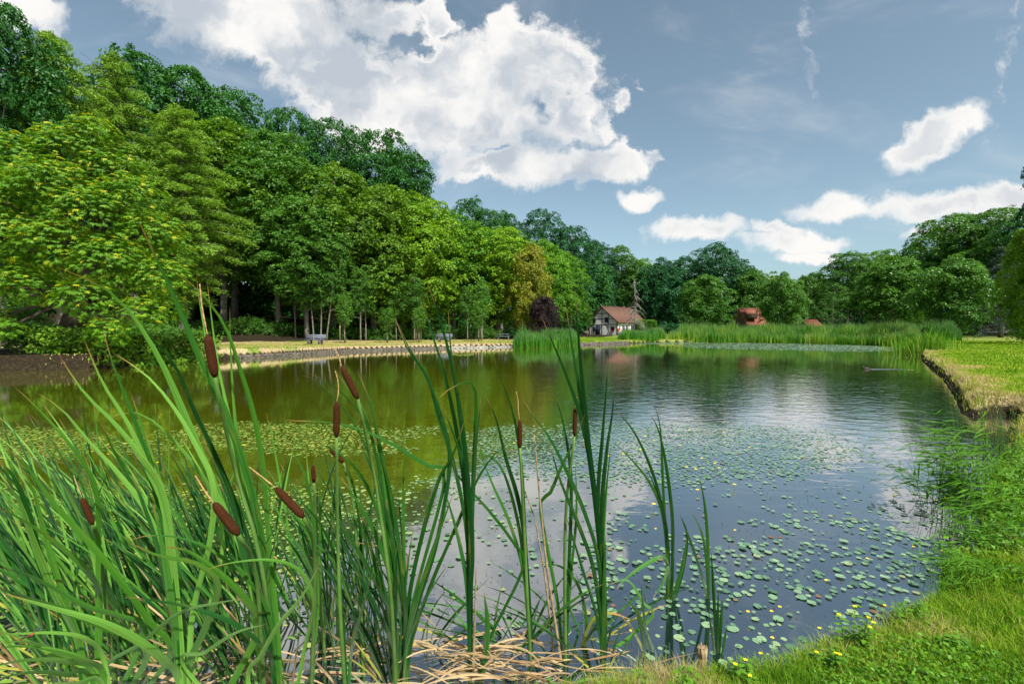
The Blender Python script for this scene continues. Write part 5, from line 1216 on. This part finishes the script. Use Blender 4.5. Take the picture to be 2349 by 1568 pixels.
farmat([(1520,786,110,3,.9),(1065,813,30,3,.5),(2060,818,50,2.5,.3),(2100,845,30,3,.2)], .2, .12, 'thin strips of floating leaves on the far water')
# yellow flowers
YEL = pmat('yellow_petal', (.85, .62, .01), .5)
def flowerproto():
    mb = MB()
    for k_ in range(5):
        a = k_*2*math.pi/5; c_, s_ = math.cos(a), math.sin(a)
        L = lambda r, w_, z: [r*c_-w_*s_, r*s_+w_*c_, z]
        mb.add([L(.002, 0, 0), L(.010, -.007, .004), L(.018, -.006, .005), L(.021, 0, .003), L(.018, .006, .005), L(.010, .007, .004)], [[0, 1, 2], [0, 2, 3], [0, 3, 4], [0, 4, 5]])
    mb.tube([[0, 0, 0], [0, 0, .006]], [.003, .002], 6); a_ = mb.mesh('petals', YEL); mb = MB(); mb.tube([[0, 0, -.06], [.003, 0, -.03], [0, 0, 0]], [.0022, .002, .002], 5); return a_, mb.mesh('stem', STEMG)
fp, fs_ = flowerproto()
fl = [(1789,1391),(1770,1401),(1745,1498),(1772,1462),(2030,1388),(2095,1253),(2160,1262),(1575,1070),(1610,1050),(1640,1062),(1650,1072),(1685,1110),(1600,1122),(1596,1075),(1430,1040),(1470,1030),(1500,1010),(1350,1030),(1395,1045),(1520,1035),(1560,1020),(1660,990),(1580,985),(1480,1000),(1720,1025),(1500,1155),(1314,1173),(1035,1193),(1686,1215),(1504,1212),(2145,1146),(2170,1141),(1975,1212),(1990,1280),(1895,1330),(160,1035),(250,1040),(360,1060),(430,1050),(560,1020),(1180,1015),(1340,1010),(700,1195),(1448,1446),(950,1478),(60,1010),(210,1210),(1716,1402),(1880,1440),(2050,1135)]
for a, b in fl:
    g_ = DG(a, b, .05)
    if sdist(g_[0:1], g_[1:2])[0] > -.02: continue
    near_ = g_[1] < 4; s = .5 if near_ else .95
    e = empty('water_flower', g_, 'small yellow flower standing just above the near lily pads' if near_ else 'small yellow flower over the lily pads further out', 'flower', 'yellow flowers near the bank' if near_ else 'yellow flowers over the far lily pads', random.uniform(0, 6))
    e.scale = (s, s, 1); link('petals', fp, e); link('stem', fs_, e)
# dark bits floating between the pads
n = 5200; x = rng.uniform(-3, 5.5, n); y = rng.uniform(2.3, 6, n); pr = sstep(.45, .6, fbm(x, y, 1.4, 81)); k_ = (rng.uniform(size=n) < pr) & (sdist(x, y) < -.05); x, y = x[k_], y[k_]; n = len(x)
L = rng.uniform(.006, .02, n); a = rng.uniform(0, 6.28, n); P = np.stack([x, y, np.full(n, .006)], -1)
V, Q = leafquads(P, nrm(np.array([0, 0, 1.])+rng.normal(size=(n, 3))*.5), np.stack([np.cos(a), np.sin(a), a*0], -1), L, L*.5); V[:, 2] = np.maximum(V[:, 2], .0022)
BIT = pmat('dark_debris', (.02, .025, .012), .8, ((.09, .08, .03), 30)); stuff('floating_debris', mesh_np('floating_debris', V, Q, [BIT]), 'specks of dark leaf debris floating between the pads', 'debris')

# ------------------------------------------------------------------ grass
GR, t, out = newmat('grass_blades'); ti = t.attr('tint'); v = t.attr('v')
c = t.ramp(ti, [(0.0, (.03, .085, .008)), (.35, (.10, .24, .016)), (.62, (.26, .38, .03)), (.82, (.42, .38, .13)), (1.0, (.42, .34, .20))])
d = t.n('ShaderNodeBsdfDiffuse'); t.inp(d, 'Color', c); tr = t.n('ShaderNodeBsdfTranslucent'); t.inp(tr, 'Color', t.mix(1.0, c, (1.2, 1.3, .5), 'MULTIPLY'))
mx = t.n('ShaderNodeMixShader'); t.inp(mx, 0, .35); t.L.new(d.outputs[0], mx.inputs[1]); t.L.new(tr.outputs[0], mx.inputs[2]); t.L.new(mx.outputs[0], out.inputs[0])
def blades(x, y, z, h, w, tint, lean=.45, dirx=None):
    n = len(x); a = rng.uniform(0, 6.28, n); b = rng.uniform(0, 6.28, n); ln = rng.uniform(.1, 1, n)*lean
    B = np.stack([x, y, z], -1); S_ = np.stack([np.cos(a), np.sin(a), 0*a], -1)*(w/2)[:, None]; Dd = np.stack([np.cos(b), np.sin(b), 0*b], -1)*(h*ln)[:, None]
    if dirx is not None: Dd += dirx*h[:, None]
    up = np.array([0, 0, 1.]); M_ = B+up*(h*.6)[:, None]+Dd*.35; T_ = B+up*(h*(1-.35*ln))[:, None]+Dd
    V = np.stack([B-S_, B+S_, M_-S_*.8, M_+S_*.8, T_], 1).reshape(-1, 3); i = np.arange(n)*5
    return V, np.stack([i, i+1, i+3, i+2], -1), np.stack([i+2, i+3, i+4], -1), np.repeat(tint, 5), np.tile([0, 0, .6, .6, 1.0], n)
def grass(name, x, y, h, w, tint, label, cat='grass', **k):
    z = HT(x, y)-.01; V, Q, T_, ti_, v_ = blades(x, y, z, h, w, tint, **k); return stuff(name, mesh_np(name, V, [Q, T_], [GR], False, {'tint': ti_, 'v': v_}), label, cat)
def logpolar(n, r0, r1, a0, a1): r = np.exp(rng.uniform(np.log(r0), np.log(r1), n)); a = np.radians(rng.uniform(a0, a1, n)); return r*np.sin(a), r*np.cos(a), r
x, y, r = logpolar(400000, 1.7, 9, -8, 66); sd = sdist(x, y); k_ = (sd > .0) & (x > -.5); x, y, r, sd = x[k_], y[k_], r[k_], sd[k_]
zn = zones(x, y, sd); patch = fbm(x, y, 3.0, 91); fr_ = sstep(.35, .05, sd)
h = (.035+.045*fbm(x, y, 1.6, 93)+.10*fr_*fbm(x, y, 3.2, 95)**1.5)*rng.uniform(.5, 1.5, len(x)); h *= np.where(r > 5, 1.3, 1.0)
tn = np.clip(.16+.42*patch+.55*sstep(.5, .68, fbm(x, y, 1.5, 191))*rng.uniform(.2, 1, len(x))+.38*zn[:, 0]*rng.uniform(.3, 1, len(x))+rng.normal(size=len(x))*.14, 0, 1)
grass('bank_grass', x, y, h, np.maximum(.0022, r*.0011), tn, 'fresh green and straw grass blades on the near right bank', lean=.9)
x, y, r = logpolar(290000, 8, 75, 8, 60); sd = sdist(x, y); k_ = (sd > .13) & (x > 5); x, y, r, sd = x[k_], y[k_], r[k_], sd[k_]
zn = zones(x, y, sd); hang = sstep(.5, .05, sd)
h = (.035+.05*fbm(x, y, .9, 97)+.07*hang)*rng.uniform(.6, 1.5, len(x))*(1+r*.012); tn = np.clip(.32+.38*fbm(x, y*1.6, .9, 99)+.50*zn[:, 0]+rng.normal(size=len(x))*.10, 0, 1)
k_ = zn[:, 2] < .4
grass('lawn_grass', x[k_], y[k_], h[k_], (r*.0013)[k_], tn[k_], 'mown yellow-green lawn on the right bank with dry straw edge', lean=.8)
# left bank turf
x, y, r = logpolar(150000, 20, 62, -46, 10); sd = sdist(x, y); k_ = (sd > .02) & (sd < 17); x, y, r, sd = x[k_], y[k_], r[k_], sd[k_]; zn = zones(x, y, sd); k_ = zn[:, 1] < rng.uniform(.3, 1, len(x)); x, y, r, sd, zn = x[k_], y[k_], r[k_], sd[k_], zn[k_]
h = (.05+.06*sstep(.6, 0, sd)+.25*sstep(.5, .1, sd)*sstep(.52, .7, fbm(x, y, .8, 111)))*rng.uniform(.6, 1.5, len(x)); tn = np.clip(.30+.62*zn[:, 0]*rng.uniform(.6, 1, len(x))+rng.normal(size=len(x))*.1+.1*fbm(x, y, 1.1, 113), 0, 1)
grass('dry_turf', x, y, h, r*.0013, tn, 'dry straw-coloured turf on the left bank', lean=.8)
# straw beard hanging over the right bank edge
n = 12000; x, y, r = logpolar(n*4, 8, 34, 24, 50); sd = sdist(x, y); k_ = (sd > .0) & (sd < .42) & (rng.uniform(size=len(x)) < sstep(-.05, .25, sd)); x, y, r = x[k_], y[k_], r[k_]; tn = np.clip(rng.normal(.78, .2, len(x)), .1, 1)
grass('bank_straw', x, y, rng.uniform(.05, .16, len(x)), r*.0010, tn, 'straw tufts hanging over the edge of the right bank', lean=1.2)
# small broad leaves among the near grass
def cover(name, n, r0, r1, a0, a1, cond, leaf, h0, h1, mat, label, per=6, rad=.05):
    x, y, r = logpolar(n, r0, r1, a0, a1); sd = sdist(x, y); k_ = (sd > .0) & cond(x, y, sd); x, y, sd = x[k_], y[k_], sd[k_]; n = len(x); z = HT(x, y)+rng.uniform(h0, h1, n)
    V, Q, ti_ = sprays(np.stack([x, y, z], -1), nrm(np.array([0, -.15, 1.])+rng.normal(size=(n, 3))*.3), np.full(n, rad), per, leaf, flat=.2, tintb=rng.uniform(.25, .85, n), aspect=.62, droop=.3)
    stuff(name, mesh_np(name, V, Q, [LF[mat]], False, {'tint': ti_}), label, 'ground cover')
cover('ground_cover', 31000, 1.9, 7.5, 0, 62, lambda x, y, sd: fbm(x, y, 1.9, 121) > .53, .022, .02, .06, 'bright', 'low broad-leaved weeds in the grass of the near bank')
cover('ground_cover', 2600, 2.6, 9, 38, 52, lambda x, y, sd: (sd < 1.0) & (y > 3.2), .04, .02, .20, 'bright', 'taller leafy weeds crowding the bank at the right edge', 7, .10)
cover('ground_cover', 2600, 1.9, 2.9, -6, 22, lambda x, y, sd: fbm(x, y, 3, 131) > .40, .032, .03, .09, 'bright', 'leafy weeds along the bottom edge of the bank', 7, .05)
# weeds one can tell apart
def weed(Dx, Dy, h, label, n=3, seed=0, fl_=False, z=.12, cat='weed', leaf=.06):
    g_ = DG(Dx, Dy, z); zz = H1(g_[0], g_[1]); r_ = random.Random(seed); e = empty('leafy_weed', (g_[0], g_[1], zz), label, cat); mb = MB(); P = []; N = []; T = []; L = []
    tops = []
    for i in range(n):
        a = r_.uniform(0, 6.28); ln = r_.uniform(.05, .45); hh = h*r_.uniform(.6, 1); s = np.linspace(0, 1, 7); C = np.stack([math.cos(a)*(ln*hh*s+.02), math.sin(a)*(ln*hh*s+.02), hh*s*(1-.1*s)-.01], -1); mb.tube(C, .0035*(1-s)+.0012, 5); tops.append(C[-1])
        for k_ in range(10):
            u = .12+.88*k_/9; b = a+k_*1.6+r_.uniform(-.4, .4)
            for sg in (0, math.pi):
                d_ = np.array([math.cos(b+sg), math.sin(b+sg), r_.uniform(-.2, .3)]); l = leaf*(1.1-.55*u)*r_.uniform(.8, 1.2); c_ = np.array([np.interp(u, s, C[:, j]) for j in range(3)]); P.append(c_+d_*l*.55); T.append(d_); N.append([-d_[0]*.2, -d_[1]*.2, 1]); L.append(l)
    mb.build('stem', STEMG, e, True); L = np.array(L); V, Q = leafquads(np.array(P), nrm(np.array(N)), np.array(T), L, L*.5); m = len(P)
    link('foliage', mesh_np('foliage', V, Q, [LF['bright']], False, {'tint': np.repeat(rng.uniform(.3, .9, m), 4)}), e)
    if fl_:
        for tp in tops: o = link('blossom', fp, e); o.location = tp; o.scale = (.5,)*3
for a in [(1955,1455,.26,'bushy yellow-flowered weed at the water edge, bottom right of the pond',5,1,True),(1900,1500,.16,'low bushy weed left of the yellow-flowered one on the bank',5,2,True),(2092,1415,.22,'upright dark-stemmed weed on the bank point between pads and grass',3,3),(2110,1400,.18,'smaller weed just right of the dark-stemmed one',3,4),
          (1285,1560,.16,'bright leafy weed at the bottom edge beside the tallest cattail',4,5),(1345,1566,.13,'low leafy weed at the bottom edge right of the tallest cattail foot',4,6),(1475,1540,.13,'small leafy weed under the open water cattail',3,7),(2270,1250,.22,'leafy weed on the right bank below the thin reed clump',4,8),
          (2325,1180,.34,'tall leafy weed at the right edge beside the thin reeds',4,9),(2335,1090,.5,'tallest leafy weed at the right picture edge',4,10),(2210,1490,.10,'broad-leaved weed in the middle of the right grass',5,11),(1720,1540,.16,'weed rising over lily pads at the bottom edge right of the stump',3,12,True)]:
    weed(*a)
# ------------------------------------------------------------------ thin reed clumps at the right
RD = leafmat('reed_leaf', (.02, .09, .010), (.09, .22, .02), spec=.02)
def reedclump(gp, n, h, label, leanx=-.35, spread=.3, seed=0, leafy=True, yoff=0, rr_=.0028, ll=.22):
    r_ = np.random.default_rng(seed); x0, y0 = gp; z0 = max(H1(x0, y0), -.1); e = empty('thin_reeds', (x0, y0, z0), label, 'reeds'); mb = MB(); P = []; N = []; T = []; L = []
    for i in range(n):
        ox, oy = r_.normal(size=2)*spread*.45; hh = h*r_.uniform(.45, 1.05); lx = leanx*r_.uniform(-.1, 1.5); ly = r_.normal()*.12; s = np.linspace(0, 1, 9)
        C = np.stack([ox+hh*lx*s**1.7, oy+hh*ly*s, hh*(s-.28*abs(lx)*s*s)-.05], -1); mb.tube(C, rr_*(1-.7*s), 4, cap=False)
        if n < 20: mb.build('stem', STEMG, e, True); mb = MB()
        if leafy:
            for k_ in range(6):
                u = .35+.65*k_/5; b = r_.choice([-1, 1]); d_ = nrm(np.array([b*.8+lx, r_.normal()*.4, r_.uniform(-.1, .8)])); l = ll*r_.uniform(.5, 1.1); c_ = np.array([np.interp(u, s, C[:, j]) for j in range(3)]); P.append(c_+d_*l*.5); T.append(d_); N.append(nrm(np.array([r_.normal()*.5, -.6, 1]))); L.append(l)
    if n >= 20: mb.build('stem', STEMG, e, True)
    if leafy:
        L = np.array(L); V, Q = leafquads(np.array(P), np.array(N), np.array(T), L, L*.075); link('foliage', mesh_np('foliage', V, Q, [RD], False, {'tint': np.repeat(rng.uniform(.3, .9, len(P)), 4)}), e)
q1 = GZ(968, 520)[:2]; reedclump(q1, 120, .98, 'arching thin reed clump rising from the water at the right bank', -.20, .27, 3)
q1 = GZ(938, 500)[:2]; reedclump(q1, 16, .8, 'loose outer stems of thin reed reaching left over the open water', -.75, .25, 4, ll=.16)
q1 = GZ(1000, 462)[:2]; reedclump(q1, 90, .95, 'upright dark rush clump at the right edge behind the arching reeds', -.05, .35, 5, False, rr_=.0045)
q1 = GZ(962, 585)[:2]; reedclump(q1, 34, .32, 'low grassy tuft at the water edge below the arching reeds', -.2, .28, 6, ll=.12)
q1 = GZ(985, 545)[:2]; reedclump(q1, 40, .4, 'short grass tuft on the bank beside the arching reeds', -.1, .3, 7, ll=.14)
# ------------------------------------------------------------------ dead reed litter
def litter(n, xr, yr, z1, label, seed, Lr=(.25, .8)):
    r_ = np.random.default_rng(seed); Vs = []; Qs = []; us = []; vs = []; ts = []; k0 = 0
    for i in range(n):
        Yc = r_.uniform(*yr); x0 = (r_.uniform(*xr)*K-512)/F*Yc; L = r_.uniform(*Lr); a = r_.uniform(-.9, .9)+(math.pi if r_.random() < .5 else 0); s = np.linspace(0, 1, 10); kink = r_.normal()*.35
        zb = max(H1(x0, Yc), 0)+r_.uniform(0, z1); C = np.stack([x0+L*np.cos(a+kink*s)*s, Yc+L*np.sin(a+kink*s)*s*.5, zb+.35*L*s*(1-s)*r_.uniform(-.3, 1.6)], -1); C[:, 2] = np.maximum(C[:, 2], .005)
        C[:, 1] = np.maximum(C[:, 1], 1.0); V, Q, u, v_ = strip(C, r_.uniform(.004, .012), yaw=r_.uniform(-1, 1), twist=r_.uniform(-2, 2), taper=.3); Vs.append(V); Qs.append(Q+k0); k0 += len(V); us.append(u); vs.append(.1+.8*v_); ts.append(np.full(len(V), r_.random()))
    stuff('reed_litter', mesh_np('reed_litter', np.concatenate(Vs), np.concatenate(Qs), [BLY], True, {'u': np.concatenate(us), 'v': np.concatenate(vs), 'tint': np.concatenate(ts)}), label, 'dead reeds')
litter(85, (960, 1230), (2.05, 2.3), .16, 'tangle of straw-coloured dead reed leaves at the foot of the middle cattails', 1, (.15, .5))
litter(16, (1200, 1450), (2.1, 2.35), .06, 'sparse dead reed leaves right of the tangle', 2, (.12, .3))
litter(70, (150, 950), (1.6, 2.3), .08, 'dead reed leaves lying between the left cattails', 3)
# ------------------------------------------------------------------ far reed beds
FR, t, out = newmat('far_reed'); ti = t.attr('tint'); v = t.attr('v')
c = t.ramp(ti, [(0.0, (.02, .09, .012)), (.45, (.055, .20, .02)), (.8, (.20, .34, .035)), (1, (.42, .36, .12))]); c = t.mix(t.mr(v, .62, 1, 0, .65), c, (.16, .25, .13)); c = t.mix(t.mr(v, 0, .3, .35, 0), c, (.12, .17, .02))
d = t.n('ShaderNodeBsdfDiffuse'); t.inp(d, 'Color', c); tr = t.n('ShaderNodeBsdfTranslucent'); t.inp(tr, 'Color', t.mix(1.0, c, (1.2, 1.3, .5), 'MULTIPLY')); mx = t.n('ShaderNodeMixShader'); t.inp(mx, 0, .3); t.L.new(d.outputs[0], mx.inputs[1]); t.L.new(tr.outputs[0], mx.inputs[2]); t.L.new(mx.outputs[0], out.inputs[0])
def reedbed(name, front, depth, n, h, w_, label, tb=.45, vary=.25, ed=0.0):
    pts = np.array([DG(a, b)[:2] for a, b in front]); u = rng.uniform(0, len(pts)-1, n); x = np.interp(u, np.arange(len(pts)), pts[:, 0]); y0 = np.interp(u, np.arange(len(pts)), pts[:, 1]); q = rng.uniform(0, 1, n)**1.5
    endf = np.minimum(u, len(pts)-1-u); y = y0+q*depth*np.minimum(1, .3+endf)+rng.normal(size=n)*.25; x = x*(y/y0)
    hh = h*(1-vary+2*vary*fbm(x, y, .5, 141))*rng.uniform(.75, 1.12, n)*(.55+.45*sstep(0, .35+ed, q+rng.uniform(0, .25, n)))*np.minimum(1, .45+1.2*endf)*(.68+.62*vnoise(x, y, .8, 161)); z = np.maximum(HT(x, y), 0)-.05
    V, Q, T_, ti_, v_ = blades(x, y, z, hh, np.full(n, w_)*rng.uniform(.6, 1.2, n), np.clip(tb+(fbm(x, y, .7, 151)-.5)*.7+rng.normal(size=n)*.12, 0, 1), lean=.28)
    stuff(name, mesh_np(name, V, [Q, T_], [FR], False, {'tint': ti_, 'v': v_}), label, 'reeds')
reedbed('reed_bed', [(1178,796),(1215,796.5),(1260,795),(1300,793),(1330,791)], 5, 5200, 1.4, .05, 'round green reed bed in the water at the middle of the left shore', .35, .12)
reedbed('reed_bed', [(1418,786),(1460,786),(1500,785),(1528,784)], 7, 4200, 1.5, .055, 'reed bed in front of the half-timbered house', .4, .3)
reedbed('reed_bed', [(1535,784),(1620,784),(1700,785),(1800,787),(1900,789),(2000,792),(2080,796),(2110,800)], 11, 24000, 2.1, .06, 'long reed bed along the far right shore', .55, .2, .2)
q = DG(2290*1.0, 812); 
def tuftat(Dx, Dy, n, h, rad_, label, tb=.6):
    g_ = DG(Dx, Dy, .2); x = g_[0]+rng.normal(size=n)*rad_; y = g_[1]+rng.normal(size=n)*rad_; V, Q, T_, ti_, v_ = blades(x, y, np.maximum(HT(x, y), 0)-.03, h*rng.uniform(.5, 1.1, n), np.full(n, .035), np.clip(rng.normal(tb, .15, n), 0, .9), lean=.5); o = link('grass_tuft', mesh_np('grass_tuft', V, [Q, T_], [FR], False, {'tint': ti_, 'v': v_*.6})); tag(o, label, 'grass tuft')
tuftat(2108, 806, 700, 1.5, .7, 'tall bright grass tuft on the shore corner where the right bank begins')
tuftat(2135, 800, 400, 1.0, .8, 'lower grass tuft just right of the tall bright one on the shore corner')
reedbed('reed_bed', [(2100,793),(2150,790),(2205,788)], 9, 5200, 2.2, .06, 'blue-green end of the far reeds around the foot of the spreading tree', .3, .2)
